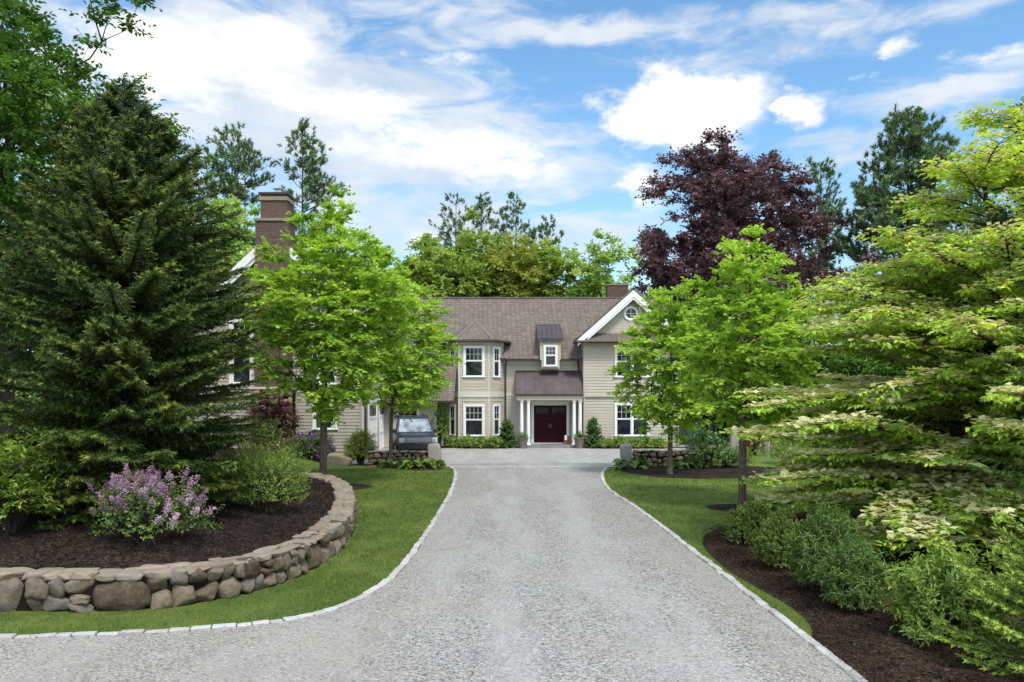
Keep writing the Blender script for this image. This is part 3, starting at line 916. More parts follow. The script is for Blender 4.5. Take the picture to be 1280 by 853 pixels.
# --- bay
BA, BB, BC_, BD = (-3.96, 48.5), (-3.15, 47.1), (-1.35, 47.1), (-.54, 48.5)
m = MB()
m.prism([(*BA, 0), (*BB, 0), (*BC_, 0), (*BD, 0), (-.54, 50.2, 0), (-3.96, 50.2, 0)], (0, 0, 6.42))
def ud(a, b):
    L = math.hypot(b[0] - a[0], b[1] - a[1]); return ((b[0] - a[0]) / L, (b[1] - a[1]) / L), L
faces = [(BA, BB), (BB, BC_), (BC_, BD)]
tr = MB()
for i, (a, b) in enumerate(faces):
    U, L = ud(a, b)
    c = L / 2
    w = .66 if i == 1 else .46
    op = [(c - w - .0, c + w, .5, 2.68), (c - w, c + w, 4.05, 6.16)]
    siding(m, a, U, .15, 3.0, lambda z: (0, L), op)
    siding(m, a, U, 3.26, 6.12, lambda z: (0, L), op)
    tr.fbox(a, U, -.02, L + .02, .0, .055, 2.98, 3.26)
    tr.fbox(a, U, -.02, L + .02, .0, .05, 6.12, 6.40)
    for k in (0, 1):
        if i == 1: tr.fbox(a, U, -.03 if k == 0 else L - .05, .05 if k == 0 else L + .03, .0, .04, .1, 6.1)
siding(m, BD, (0, 1), 5.3, 6.12, lambda z: (0, 1.5), [])
m.build('wall', M['siding'], house)
tr.build('trim', M['trim'], house)
for i, (a, b) in enumerate(faces):
    U, L = ud(a, b); c = L / 2
    w = .63 if i == 1 else .40
    window(a, U, c - w, c + w, .72, 2.45, 4 if i == 1 else 2, 2)
    window(a, U, c - w, c + w, 4.22, 5.92, 4 if i == 1 else 2, 2)
e = .38
pa, pb, pc, pd = (-4.40, 48.55, 6.40), (-3.36, 46.72, 6.40), (-1.14, 46.72, 6.40), (-.10, 48.55, 6.40)
ap, bk = (-2.25, 48.9, 7.66), (-2.25, 51.0, 7.66)
m = MB()
dn = Vector((0, 0, -.14))
for tri in ((pb, pc, ap), (pa, pb, ap), (pc, pd, ap)):
    m.prism([Vector(q) for q in tri], dn)
m.prism([Vector(pd), Vector((-.10, 50.6, 6.40)), Vector(bk), Vector(ap)], dn)
m.prism([Vector((-4.4, 50.6, 6.40)), Vector(pa), Vector(ap), Vector(bk)], dn)
br = m.build('bay_roof', M['shingle'], house)
for q in (pb, pc):
    m = MB(); a_, b_ = Vector(q), Vector(ap); sd_ = (b_ - a_).cross(Vector((0, 0, 1))).normalized() * .09; up_ = Vector((0, 0, .035))
    m.hexa([a_ - sd_ - up_, a_ + sd_ - up_, b_ + sd_ - up_, b_ - sd_ - up_, a_ - sd_ * .8 + up_, a_ + sd_ * .8 + up_, b_ + sd_ * .8 + up_, b_ - sd_ * .8 + up_])
    m.build('hip_cap', M['hipcap'], br)
mg = MB()
g = lambda p: (p[0], p[1], 6.30)
mg.tube([g(pa), g((-3.38, 46.68)), g((-1.12, 46.68)), g(pd), g((-.1, 49.1))], .07, 8)
mg.build('gutter', M['gutter'], house)

# --- right wing with its gable
GX, GZ, RW0, RW1, GY = 7.16, 9.45, 4.25, 10.07, 47.5
m = MB()
wall_flat(m, (0, GY), UX, [(RW0, 0), (RW1, 0), (RW1, 6.5), (GX, 9.15), (RW0, 6.5)], .3)
m.box(RW0, RW0 + .2, GY + .3, 49.6, 0, 6.4); m.box(RW1 - .2, RW1, GY + .3, 53, 0, 6.4)
op = [(6.08, 8.24, .55, 2.66), (6.08, 8.24, 4.05, 6.0)]
siding(m, (0, GY), UX, .15, 3.02, lambda z: (RW0, RW1), op)
siding(m, (0, GY - .06), UX, 3.12, 6.3, lambda z: (RW0, RW1), op)
m.box(RW0, RW1, GY - .06, GY, 3.12, 6.3)
siding(m, (0, GY), UX, 6.72, 9.0, lambda z: (GX - (9.15 - z) / .89, GX + (9.15 - z) / .89), [(GX - .50, GX + .36, 7.57, 8.37)])
siding(m, (RW0, 49.6), (0, -1), .15, 6.3, lambda z: (0, 2.1))
m.build('wall', M['siding'], house)
mt = MB()
mt.box(RW0 - .03, RW1 + .03, GY - .13, GY - .062, 3.0, 3.12)
mt.box(RW0 - .03, RW0 + .10, GY - .09, GY - .0, .1, 3.0)
mt.fbox((0, GY - .06), UX, RW0, RW1, .0, .04, 6.08, 6.30)
mt.build_each('trim', M['siding'], house)
window((0, GY), UX, 6.12, 8.2, .70, 2.52, 3, 2, 2)
window((0, GY - .06), UX, 6.12, 8.2, 4.22, 5.86, 3, 2, 2)
# round window
m = MB()
RX, RZ = GX - .07, 7.97
prof = [(.30, -.0), (.30, -.06), (.34, -.085), (.42, -.085), (.46, -.05), (.46, 0)]
b0 = len(m.v)
n = 40
for (r, h) in prof:
    for k in range(n):
        an = 2 * math.pi * k / n
        m.v.append((RX + r * math.cos(an), GY - .01 + h, RZ + r * math.sin(an)))
for i in range(len(prof) - 1):
    for k in range(n):
        k2 = (k + 1) % n
        m.f.append((i * n + k, i * n + k2, (i + 1) * n + k2, (i + 1) * n + k)); m.a.append(.5)
rw = m.build('window', M['white'], house); rw['label'] = 'round white framed window in the gable'
m = MB(); m.lathe((RX, GY - .03, RZ), [(.305, 0), (.305, .02)], 40, 'Y'); m.build('pane', M['glass'], rw)
m = MB(); m.box(RX - .014, RX + .014, GY - .052, GY - .031, RZ - .30, RZ + .30); m.box(RX - .30, RX + .30, GY - .050, GY - .0315, RZ - .014, RZ + .014); m.build('glazing_bars', M['white'], rw)
# roof of the wing
m = MB()
s9 = .89
zl = GZ - 3.30 * s9
slab(m, [(GX, 46.95, GZ), (GX, 53, GZ), (GX - 3.30, 53, zl), (GX - 3.30, 46.95, zl)], .12)
slab(m, [(GX + .002, 46.95, GZ), (GX + .002, 53, GZ), (GX + 3.30, 53, zl), (GX + 3.30, 46.95, zl)], .12)
m.build('wing_roof', M['shingle'], house)
m = MB()
slab(m, [(3.78, 46.86, 6.30), (10.52, 46.86, 6.30), (10.3, 47.48, 6.80), (4.0, 47.48, 6.80)], .10)
m.build('pent_roof', M['shingle'], house)
m = MB(); m.tube([(3.74, 46.82, 6.26), (10.56, 46.82, 6.26)], .075, 8); m.tube([(3.74, 46.82, 6.26), (3.74, 48.2, 6.26)], .075, 8)
m.box(3.80, 10.5, 46.9, 47.44, 6.28 - .075, 6.28 - .01)
m.build('gutter', M['gutter'], house)
m = MB()
for sg in (-1, 1):
    for (y0, y1, d0, d1) in ((46.90, 46.945, .02, .30), (46.945, 47.0, .25, .42)):
        p = []
        X0, Z0 = GX, GZ - .13
        X1, Z1 = GX + sg * 3.28, GZ - .13 - 3.28 * s9
        if d1 > .4: X1, Z1 = GX + sg * 2.7, GZ - .13 - 2.7 * s9
        cl = .745  # cos of the slope
        poly = [(X0, Z0 - d0 / cl), (X1, Z1 - d0 / cl), (X1, Z1 - d1 / cl), (X0, Z0 - d1 / cl)]
        m.prism([(a, y0, b) for a, b in poly], (0, y1 - y0, 0))
    poly = [(GX, GZ - .135), (GX + sg * 3.28, GZ - .135 - 3.28 * s9), (GX + sg * 3.28, GZ - .155 - 3.28 * s9), (GX, GZ - .155)]
    m.prism([(a, 47.001, b) for a, b in poly], (0, .49, 0))
m.build('rake_board', M['white'], house)

# --- dormer
m = MB(); m.box(1.69, 2.93, 47.9, 50.6, 5.35, 6.5); m.box(1.78, 2.86, 47.9, 48.49, 4.7, 5.35)
siding(m, (0, 47.9), UX, 4.7, 6.3, lambda z: (1.69, 2.93) if z > 5.3 else (1.78, 2.86), [(1.85, 2.79, 4.7, 6.2)])
m.build('dormer', M['siding'], house)
window((0, 47.88), UX, 1.90, 2.74, 4.88, 6.02, 3, 2, casing=.10)
m = MB(); slab(m, [(1.53, 47.68, 6.50), (3.08, 47.68, 6.50), (3.08, 50.7, 7.60), (1.53, 50.7, 7.60)], .08)
for k in range(6):
    x = 1.54 + k * .3
    m.hexa([(x, 47.68, 6.50), (x + .025, 47.68, 6.50), (x + .025, 50.7, 7.60), (x, 50.7, 7.60), (x, 47.68, 6.54), (x + .025, 47.68, 6.54), (x + .025, 50.7, 7.64), (x, 50.7, 7.64)])
m.box(1.55, 3.06, 47.70, 47.88, 6.36, 6.48)
m.build('dormer_roof', M['copper'], house)

# --- entry porch
m = MB()
prof = [(48.46, 4.60), (46.86, 3.18)]
for (ya, za), (yb, zb) in zip(prof, prof[1:]):
    m.hexa([(.22, yb, zb - .07), (4.19, yb, zb - .07), (4.19, ya, za - .07), (.22, ya, za - .07), (.22, yb, zb), (4.19, yb, zb), (4.19, ya, za), (.22, ya, za)])
    for k in range(8):
        x = .24 + k * .558
        m.hexa([(x, yb, zb), (x + .025, yb, zb), (x + .025, ya, za), (x, ya, za), (x, yb, zb + .03), (x + .025, yb, zb + .03), (x + .025, ya, za + .03), (x, ya, za + .03)])
for x in (.225, 4.145):
    m.prism([(x, y, z - .072) for y, z in prof] + [(x, 48.46, 3.11)], (.04, 0, 0))
m.build('porch_roof', M['copper'], house)
m = MB(); m.box(.16, 4.22, 46.78, 46.88, 3.06, 3.17); m.build('gutter', M['gutter'], house)
m = MB(); m.box(.28, 4.16, 46.93, 47.25, 2.80, 3.05); m.box(.24, 4.19, 46.89, 47.29, 2.98, 3.06)
m.box(.28, .5, 47.25, 48.47, 2.80, 3.05); m.box(3.94, 4.16, 47.25, 48.47, 2.80, 3.05)
m.box(.5, 3.94, 47.25, 48.47, 2.985, 3.045)
m.build('porch_beam', M['trim'], house)
for x in (.57, .97, 3.67, 4.03):
    m = MB()
    m.lathe((x, 47.09, .15), [(.15, 0), (.15, .06), (.125, .10), (.115, .14), (.108, 1.0), (.092, 2.48), (.12, 2.52), (.12, 2.56), (.14, 2.60), (.14, 2.648)], 20)
    m.build('column', M['white'], house, smooth=False)
m = MB(); m.box(.2, 4.22, 46.62, 48.49, .0, .15); m.build('step', M['bluestone'], house, bevel=.012)
m = MB()
D0 = (0, 48.5)
m.fbox(D0, UX, 1.17, 1.33, .0, .09, .15, 2.62); m.fbox(D0, UX, 3.32, 3.48, .0, .09, .15, 2.62)
m.fbox(D0, UX, 1.12, 3.53, .0, .10, 2.621, 2.74); m.fbox(D0, UX, 1.33, 3.32, .0, .09, 2.48, 2.62); m.fbox(D0, UX, 1.33, 3.32, .0, .07, .15, .20)
m.build('door_frame', M['white'], house)
for (a, b, hs) in ((1.335, 2.323, 1), (2.327, 3.315, -1)):
    m = MB()
    m.fbox(D0, UX, a, b, .0, .03, .205, 2.475)
    for (q0, q1) in ((.205, .42), (1.02, 1.16), (1.88, 1.98), (2.36, 2.475)):
        m.fbox(D0, UX, a, b, .031, .05, q0, q1)
    m.fbox(D0, UX, a, a + .11, .031, .051, .206, 2.474); m.fbox(D0, UX, b - .11, b, .031, .051, .206, 2.474)
    m.fbox(D0, UX, (a + b) / 2 - .05, (a + b) / 2 + .05, .031, .0505, .206, 1.9)
    d = m.build('front_door', M['door'], house)
    m = MB()
    for k in range(3):
        w_ = (b - a - .22) / 3
        m.fbox(D0, UX, a + .11 + k * w_ + .012, a + .11 + (k + 1) * w_ - .012, .031, .036, 1.985, 2.355)
    m.build('pane', M['glass'], d)
    m = MB(); hx = b - .06 if hs > 0 else a + .06
    m.tube([(hx, 48.43, 1.1), (hx, 48.40, 1.13), (hx, 48.40, 1.32), (hx, 48.43, 1.35)], .012, 6); m.build('handle', M['silver'], d)
m = MB(); m.box(1.75, 2.95, 47.5, 48.1, .152, .172); tag(m.build('door_mat', M['mat'], bevel=.004), 'flat grey-green mat lying on the step before the burgundy door', 'door mat')

# --- link with the low roof, left of the bay
m = MB(); wall_flat(m, (0, 46.0), UX, [(-7.6, 0), (-4.35, 0), (-4.35, 3.5), (-7.6, 3.5)], .2)
m.box(-4.55, -4.35, 46.2, 48.7, 0, 5.2)
siding(m, (0, 46.0), UX, .1, 3.2, lambda z: (-7.4, -4.35), [(-6.75, -5.3, .9, 2.7)])
siding(m, (-4.35, 46.0), (0, 1), .1, 3.2, lambda z: (0, 2.5))
m.build('wall', M['siding'], house)
window((0, 46.0), UX, -6.7, -5.35, 1.15, 2.55, 3, 2)
# --- left wing
LX0, LX1, LY, LPX, LPZ, LS = -17.1, -7.43, 40.0, -11.86, 11.3, .94
m = MB()
zt = lambda x: LPZ - .35 - abs(x - LPX) * LS
wall_flat(m, (0, LY), UX, [(LX0, 0), (LX1, 0), (LX1, zt(LX1)), (LPX, zt(LPX)), (LX0, zt(LX0))], .3)
def lxr(z):
    h = (LPZ - .40 - z) / LS
    return max(LX0, LPX - h), min(LX1, LPX + h)
op = [(-10.05, -8.75, 1.35, 3.35), (-10.65, -8.8, 3.6, 5.4), (-14.25, -12.9, 3.5, 6.9), (-12.9, -10.8, 0, 3.55), (-12.66, -11.0, 3.5, 12)]
siding(m, (0, LY), UX, .3, 3.45, lxr, op, .165); siding(m, (0, LY), UX, 3.66, 10.6, lxr, op, .165)
m.box(LX1 - .2, LX1, LY + .3, 48.0, 0, 6.0)
siding(m, (LX1, LY), (0, 1), .1, 6.0, lambda z: (0, 8), [(1.0, 3.7, 0, 2.8), (4.3, 7.0, 0, 2.8)], .165)
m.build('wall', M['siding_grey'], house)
m = MB()
slab(m, [(LPX, 39.5, LPZ), (LPX, 55, LPZ), (LPX + 4.95, 55, LPZ - 4.95 * LS), (LPX + 4.95, 39.5, LPZ - 4.95 * LS)], .14)
slab(m, [(LPX - .002, 39.5, LPZ), (LPX - .002, 55, LPZ), (LPX - 5.8, 55, LPZ - 5.8 * LS), (LPX - 5.8, 39.5, LPZ - 5.8 * LS)], .14)
m.build('wing_roof', M['shingle'], house)
m = MB()
for sg, w_ in ((-1, 5.78), (1, 4.93)):
    for (y0, y1, d0, d1) in ((39.44, 39.495, .0, .36), (39.495, 39.56, .30, .52)):
        ww = w_ if d1 < .4 else w_ - .6
        poly = [(LPX, LPZ - d0 / .73), (LPX + sg * ww, LPZ - ww * LS - d0 / .73), (LPX + sg * ww, LPZ - ww * LS - d1 / .73), (LPX, LPZ - d1 / .73)]
        m.prism([(a, y0, b) for a, b in poly], (0, y1 - y0, 0))
m.build('rake_board', M['white'], house)
m = MB(); m.box(LX0, -12.91, LY - .07, LY - .001, 3.45, 3.66); m.box(-10.79, LX1 + .04, LY - .07, LY - .001, 3.45, 3.66)
m.box(LX1 - .12, LX1 + .03, LY - .045, LY - .001, .2, 3.45); m.box(LX1 - .12, LX1 + .03, LY - .045, LY - .001, 3.66, 6.4)
m.box(-15.4, -12.91, LY - .09, LY - .001, 8.02, 8.28); m.build_each('trim', M['trim'], house)
window((0, LY), UX, -10.02, -8.78, 1.45, 3.3, 3, 2, casing=.14)
window((0, LY), UX, -10.62, -8.83, 3.72, 5.3, 3, 2, 2)
window((0, LY), UX, -14.2, -12.95, 3.75, 6.8, 3, 3, casing=.18)
for (a, b) in ((1.05, 3.65), (4.35, 6.95)):
    O, U = (LX1, LY), (0.0, 1.0)
    m = MB(); m.fbox(O, U, a, a + .14, .0, .06, .02, 2.75); m.fbox(O, U, b - .14, b, .0, .06, .02, 2.75); m.fbox(O, U, a - .04, b + .04, .0, .075, 2.751, 2.95)
    m.fbox(O, U, a + .14, b - .14, .0, .022, .02, 2.75)
    for k in range(9):
        u = a + .14 + (b - a - .28) * k / 8
        m.fbox(O, U, u - .03, u + .03, .0225, .04, .05, 1.85)
    for z in (.03, .95, 1.85, 2.63): m.fbox(O, U, a + .14, b - .14, .0228, .045, z, z + .12)
    d = m.build('garage_door', M['white'], house)
    m = MB()
    for k in range(4):
        u = a + .2 + (b - a - .4) * k / 4
        m.fbox(O, U, u + .04, u + (b - a - .4) / 4 - .04, .0225, .03, 2.02, 2.58)
    m.build('pane', M['glass'], d)
# chimneys
def chimney(x0, x1, y0, y1, z0, z1, top, lab):
    m = MB(); m.box(x0, x1, y0, y1, z0, z1)
    if top:
        m.box(x0 + .22, x1 - .10, y0 + .1, y1 - .1, z1 + .13, top)
    c = m.build('chimney', M['brick'], house); c['label'] = lab
    m = MB()
    if top:
        m.box(x0 - .07, x1 + .07, y0 - .07, y1 + .07, z1 + .001, z1 + .129)
        m.box(x0 + .16, x1 - .04, y0 + .04, y1 - .04, top - .30, top - .12)
    else:
        m.box(x0 - .05, x1 + .05, y0 - .05, y1 + .05, z1 + .001, z1 + .08)
    m.build_each('stone_band', M['capstone'], c)
    if top:
        m = MB(); m.box(x0 + .14, x1 - .02, y0 + .02, y1 - .02, top + .001, top + .10); m.build('cap', M['gutter'], c)
        xm = (x0 + x1) / 2 + .15
        m = MB(); m.box(xm - .18, xm + .18, y0 + .4, y1 - .3, top + .1, top + .28); m.box(xm - .22, xm + .22, y0 + .36, y1 - .26, top + .36, top + .40)
        for dx in (-.17, .15): m.box(xm + dx, xm + dx + .02, y0 + .42, y0 + .44, top + .28, top + .36)
        m.build('flue', M['silver'], c)
chimney(-12.64, -11.02, 39.2, 40.5, 3.55, 11.72, 13.05, 'tall brick chimney on the left gable')
chimney(6.65, 8.1, 55.4, 56.4, 6, 10.72, 0, 'short brick chimney behind the right gable')
rngw = random.Random(8)
V, Fc, A = rubble_wall(lambda s, n: (np.array([-12.85 + s, 39.12 + n]), np.array([1.0, 0.0])), 2.0, 3.4, .3, rngw, .25, .55, 0, 9, 0, 4)
np_obj('chimney_base', V, [np.array(Fc)], M['rubble'], house, A, True)
box_obj('chimney_base_core', M['core'], -12.83, -10.87, 39.3, 39.99, 0, 3.42)
box_obj('trim', M['trim'], -12.92, -10.78, 39.12, 39.99, 3.43, 3.545)
# downpipes
def pipe(pts, r=.045):
    m = MB(); m.tube(pts, r, 8); m.build('downpipe', M['gutter'], house)
pipe([(-.33, 47.95, 5.2), (-.40, 48.42, 4.9), (-.40, 48.42, .1)], .055)
pipe([(3.95, 47.9, 5.22), (4.05, 48.3, 4.9), (4.05, 48.3, 4.35), (3.85, 48.1, 4.1)], .055)
pipe([(4.12, 46.82, 3.1), (4.21, 47.4, 2.9), (4.2, 47.44, .1)], .055)
pipe([(-4.30, 46.9, 6.25), (-4.06, 48.3, 5.9), (-4.06, 48.4, .1)], .055)
pipe([(LX1 + .08, 39.93, 6.0), (LX1 + .08, 39.93, .2)], .06)

# ------------------------------------------------------------------ car standing on the court
def make_car():
    root = empty('parked_car', (0, 0, 0), 'dark blue boxy off-road car parked nose-on behind the low stone wall', 'car')
    # body: cross sections from nose (y=-2.35) to tail
    prof = [(-2.36, .84, .50, .86), (-2.30, .90, .46, 1.00), (-2.05, .945, .44, 1.08), (-1.35, .955, .44, 1.13), (-.95, .955, .44, 1.16), (1.2, .955, .44, 1.17), (2.25, .93, .46, 1.16), (2.38, .90, .50, 1.12)]
    V = []; n = 12
    for (y, w, z0, z1) in prof:
        r = .09
        ring = [(-w + r, z0), (w - r, z0), (w, z0 + r), (w + .012, (z0 + z1) / 2 - .05), (w + .012, (z0 + z1) / 2 + .12), (w - .01, z1 - r), (w - .09, z1 - .02), (w * .5, z1 + .012), (-w * .5, z1 + .012), (-w + .09, z1 - .02), (-w + .01, z1 - r), (-w - .012, (z0 + z1) / 2)]
        V += [(x, y, z) for x, z in ring]
    m = MB(); m.v = V
    for i in range(len(prof) - 1):
        for k in range(n):
            k2 = (k + 1) % n
            m.f.append((i * n + k, i * n + k2, (i + 1) * n + k2, (i + 1) * n + k)); m.a.append(.5)
    m.f.append(tuple(range(n))); m.a.append(.5); m.f.append(tuple(range((len(prof) - 1) * n, len(prof) * n))[::-1]); m.a.append(.5)
    body = m.build('body', M['carpaint'], root, smooth=False)
    bm = bmesh.new(); bm.from_mesh(body.data); bmesh.ops.bevel(bm, geom=list(bm.edges), offset=.018, segments=2, affect='EDGES'); bm.to_mesh(body.data); bm.free()
    for p in body.data.polygons: p.use_smooth = True
    # cabin
    def frame(y0, w0, y1, w1, z0, z1): return y0
    B = [(-.93, -1.02), (.93, -1.02), (.93, 2.32), (-.93, 2.32)]
    T = [(-.76, -.34), (.76, -.34), (.78, 2.2), (-.78, 2.2)]
    m = MB(); m.hexa([(x, y, 1.12) for x, y in B] + [(x, y, 1.83) for x, y in T])
    m.build('cabin', M['carpaint'], root, bevel=.05, seg=3)
    m = MB(); m.hexa([(-.74, -.30, 1.825), (.74, -.30, 1.825), (.76, 2.15, 1.825), (-.76, 2.15, 1.825), (-.66, -.16, 1.885), (.66, -.16, 1.885), (.68, 2.05, 1.885), (-.68, 2.05, 1.885)])
    m.build('roof', M['carpaint'], root, bevel=.02)
    def pane(quad, name, off):
        q = [Vector(a) for a in quad]
        nn = (q[1] - q[0]).cross(q[2] - q[0]).normalized()
        if nn.dot(Vector(off)) < 0: nn = -nn
        m = MB(); m.prism([p + nn * .004 for p in q], nn * .008); return m.build(name, M['carglass'], root)
    def lerp(a, b, t): return tuple(a[i] + (b[i] - a[i]) * t for i in range(3))
    def inset(bl, br, tr_, tl, u0, u1, v0, v1):
        f = lambda u, v: lerp(lerp(bl, br, u), lerp(tl, tr_, u), v)
        return [f(u0, v0), f(u1, v0), f(u1, v1), f(u0, v1)]
    P = lambda xy, z: (xy[0], xy[1], z)
    pane(inset(P(B[0], 1.12), P(B[1], 1.12), P(T[1], 1.83), P(T[0], 1.83), .07, .93, .10, .90), 'windscreen', (0, -1, 0))
    for sgn, a, b, ta, tb in ((1, B[1], B[2], T[1], T[2]), (-1, B[0], B[3], T[0], T[3])):
        for (u0, u1) in ((.13, .40), (.43, .68), (.71, .95)):
            pane(inset(P(a, 1.12), P(b, 1.12), P(tb, 1.83), P(ta, 1.83), u0, u1, .14, .86), 'side_window', (sgn, 0, 0))
    # front end
    m = MB(); m.box(-.60, .60, -2.42, -2.34, .78, .985)
    gr = m.build('grille', M['black'], root)
    m = MB()
    for z in (.80, .86, .92, .965): m.box(-.59, .59, -2.436, -2.42, z - .012, z + .012)
    for k in range(11): m.box(-.58 + k * .115 - .01, -.58 + k * .115 + .01, -2.432, -2.42, .79, .975)
    m.build('grille_mesh', M['silver'], gr)
    for sg in (-1, 1):
        x = sg * .755
        m = MB(); m.box(x - .14, x + .14, -2.40, -2.2, .76, .99)
        h = m.build('headlight', M['lamp'], root, bevel=.03)
        m = MB(); m.lathe((x - sg * .04, -2.415, .88), [(.085, 0), (.085, .02)], 16, 'Y'); m.build('reflector', M['silver'], h)
        m = MB(); m.box(sg * 1.0 - .10, sg * 1.0 + .10, -1.0, -.86, 1.15, 1.33); m.box(sg * .93 - .04, sg * .93 + .04, -.95, -.88, 1.12, 1.18)
        m.build('wing_mirror', M['black'], root, bevel=.03)
        m = MB(); m.box(sg * .70 - .02, sg * .70 + .02, -.05, 2.0, 1.91, 1.94); m.box(sg * .70 - .02, sg * .70 + .02, -.02, .05, 1.86, 1.91); m.box(sg * .70 - .02, sg * .70 + .02, 1.9, 1.97, 1.86, 1.91)
        m.build('roof_rail', M['black'], root)
        for y in (-1.45, 1.45):
            m = MB(); m.lathe((sg * .84, y, .39), [(.25, -.125), (.36, -.125), (.39, -.09), (.39, .09), (.36, .125), (.25, .125)], 28, 'X')
            w = m.build('wheel', M['tyre'], root, smooth=True)
            m = MB(); m.lathe((sg * .90, y, .39), [(.24, -.03), (.24, .03)], 24, 'X')
            for k in range(6):
                an = k * math.pi / 3
                c, s = math.cos(an), math.sin(an)
                m.tube([(sg * .965, y + .05 * c, .39 + .05 * s), (sg * .965, y + .22 * c, .39 + .22 * s)], .03, 6)
            m.build('rim', M['silver'], w)
            pts = [(sg * .955, y + .47 * math.cos(a), .40 + .47 * math.sin(a)) for a in np.linspace(-.1, math.pi + .1, 14)]
            m = MB(); m.tube(pts, .05, 6); m.build('wheel_arch', M['black'], root)
    m = MB(); m.box(-.90, .90, -2.43, -2.2, .46, .76); b = m.build('bumper', M['carpaint'], root, bevel=.03)
    m = MB(); m.box(-.62, .62, -2.44, -2.425, .52, .66); m.build('air_intake', M['black'], b)
    m = MB()
    for x0, x1 in ((-.62, -.05), (.02, .62)):
        m.tube([(x0, -1.06, 1.165), (x1, -1.0, 1.21)], .012, 5)
    m.box(-.85, .85, -1.10, -1.0, 1.145, 1.165)
    m.build('wiper', M['black'], root)
    m = MB(); m.box(-.86, .86, -2.1, 2.2, .26, .46); m.build('chassis', M['black'], root)
    root.location = (-5.1, 41.0, .014)
    root.rotation_euler = (0, 0, R(13))
    root.scale = (1.05, 1.05, 1.07)
make_car()

# ------------------------------------------------------------------ low stone walls, granite posts, pots, fence
def low_wall(x0, x1, y, h, depth, seed, label, ang=0.0):
    rng = random.Random(seed)
    root = empty('low_stone_wall', ((x0 + x1) / 2, y, 0), label, 'wall', 'low stone walls before the court')
    ca, sa = math.cos(ang), math.sin(ang)
    pl = lambda s, n: (np.array([x0 + s * ca - n * sa, y + s * sa + n * ca]), np.array([ca, sa]))
    L = x1 - x0
    V, Fc, A = rubble_wall(pl, L, h, depth, rng, .18, .42, 0, 3, 0, 5)
    np_obj('stones', V, [np.array(Fc)], M['rubble'], root, A, True)
    V, Fc, A = [], [], []
    s = 0
    while s < L:
        w = min(rng.uniform(.35, .7), L - s + .05)
        p, t = pl(s + w / 2, depth / 2)
        stone(V, Fc, A, (p[0], p[1], h + .035), (t[0], t[1], 0), (-t[1], t[0], 0), (0, 0, 1), w / 2, depth / 2 + .05, .05, rng, 6, .05, 6)
        s += w
    np_obj('coping', V, [np.array(Fc)], M['capstone'], root, A, True)
    m = MB(); a, _ = pl(.03, .08); b, _ = pl(L - .03, .08); c, _ = pl(L - .03, depth - .06); d, _ = pl(.03, depth - .06)
    m.hexa([(*a, 0), (*b, 0), (*c, 0), (*d, 0), (*a, h), (*b, h), (*c, h), (*d, h)]); m.build('core', M['core'], root)
low_wall(-6.35, -3.72, 35.0, .62, .45, 31, 'low brown stone wall left of the court entrance, in front of the parked car')
low_wall(5.32, 8.7, 34.95, .66, .45, 32, 'low brown stone wall right of the court entrance, under the maples')

def granite_post(x, y, w, d, h, seed, label, group, cat='post', tilt=0):
    rng = random.Random(seed)
    V, Fc, A = [], [], []
    stone(V, Fc, A, (x, y, h / 2 - .08), (1, tilt, 0), (-tilt, 1, 0), (tilt * .2, 0, 1), w / 2, d / 2, h / 2 + .08, rng, 8, .04, 9, 2)
    o = np_obj('granite_post', np.array(V) - np.array([x, y, 0]), [np.array(Fc)], M['granite'], None, A, True)
    o.location = (x, y, 0)
    tag(o, label, cat, group)
granite_post(-3.43, 35.15, .56, .5, 1.02, 1, 'squat granite post at the end of the left low wall, beside the hostas', 'squat granite posts at the court entrance')
granite_post(5.05, 35.15, .52, .5, .98, 2, 'squat granite post at the end of the right low wall, beside the gravel', 'squat granite posts at the court entrance')
granite_post(11.75, 42.0, .46, .36, 1.55, 3, 'tall rough granite post left of the slim maple trunk on the right lawn', 'tall granite posts beyond the right lawn', tilt=.05)
granite_post(13.35, 42.0, .46, .36, 1.50, 4, 'tall rough granite post right of the slim maple trunk, beside the pinkish shrub', 'tall granite posts beyond the right lawn', tilt=-.04)
# flat boulder left of the shrub
V, Fc, A = [], [], []
stone(V, Fc, A, (0, 0, .22), (1, .1, 0), (-.1, 1, 0), (0, 0, 1), .62, .42, .33, random.Random(5), 4.5, .09, 9)
o = np_obj('boulder', V, [np.array(Fc)], M['capstone'], None, [.5] * len(Fc), True)
o.location = (-7.75, 35.6, .02); tag(o, 'flat-topped tan boulder between the purple rhododendron and the pale green shrub', 'boulder')

def pot(x, y, label):
    root = empty('planter', (x, y, .02), label, 'planter', 'planters beside the front door')
    m = MB(); m.lathe((x, y, .02), [(.20, 0), (.22, .04), (.21, .08), (.30, .50), (.34, .56), (.34, .62), (.30, .62), (.29, .56)], 22)
    m.build('pot', M['pot'], root, smooth=False)
    return root
POT_L = pot(.62, 46.38, 'stone planter of low leafy plants left of the front door')
POT_R = pot(3.92, 46.38, 'stone planter of low leafy plants right of the front door')
root = empty('parcel', (3.33, 47.9, .15), 'reddish brown carton with a white slip standing at the right of the burgundy door', 'parcel')
m = MB(); m.box(3.12, 3.54, 47.7, 48.05, .152, .66); m.build('carton', M['box'], root, bevel=.012)
m = MB(); m.box(3.16, 3.30, 47.688, 47.698, .42, .70); m.build('paper_slip', M['white'], root)

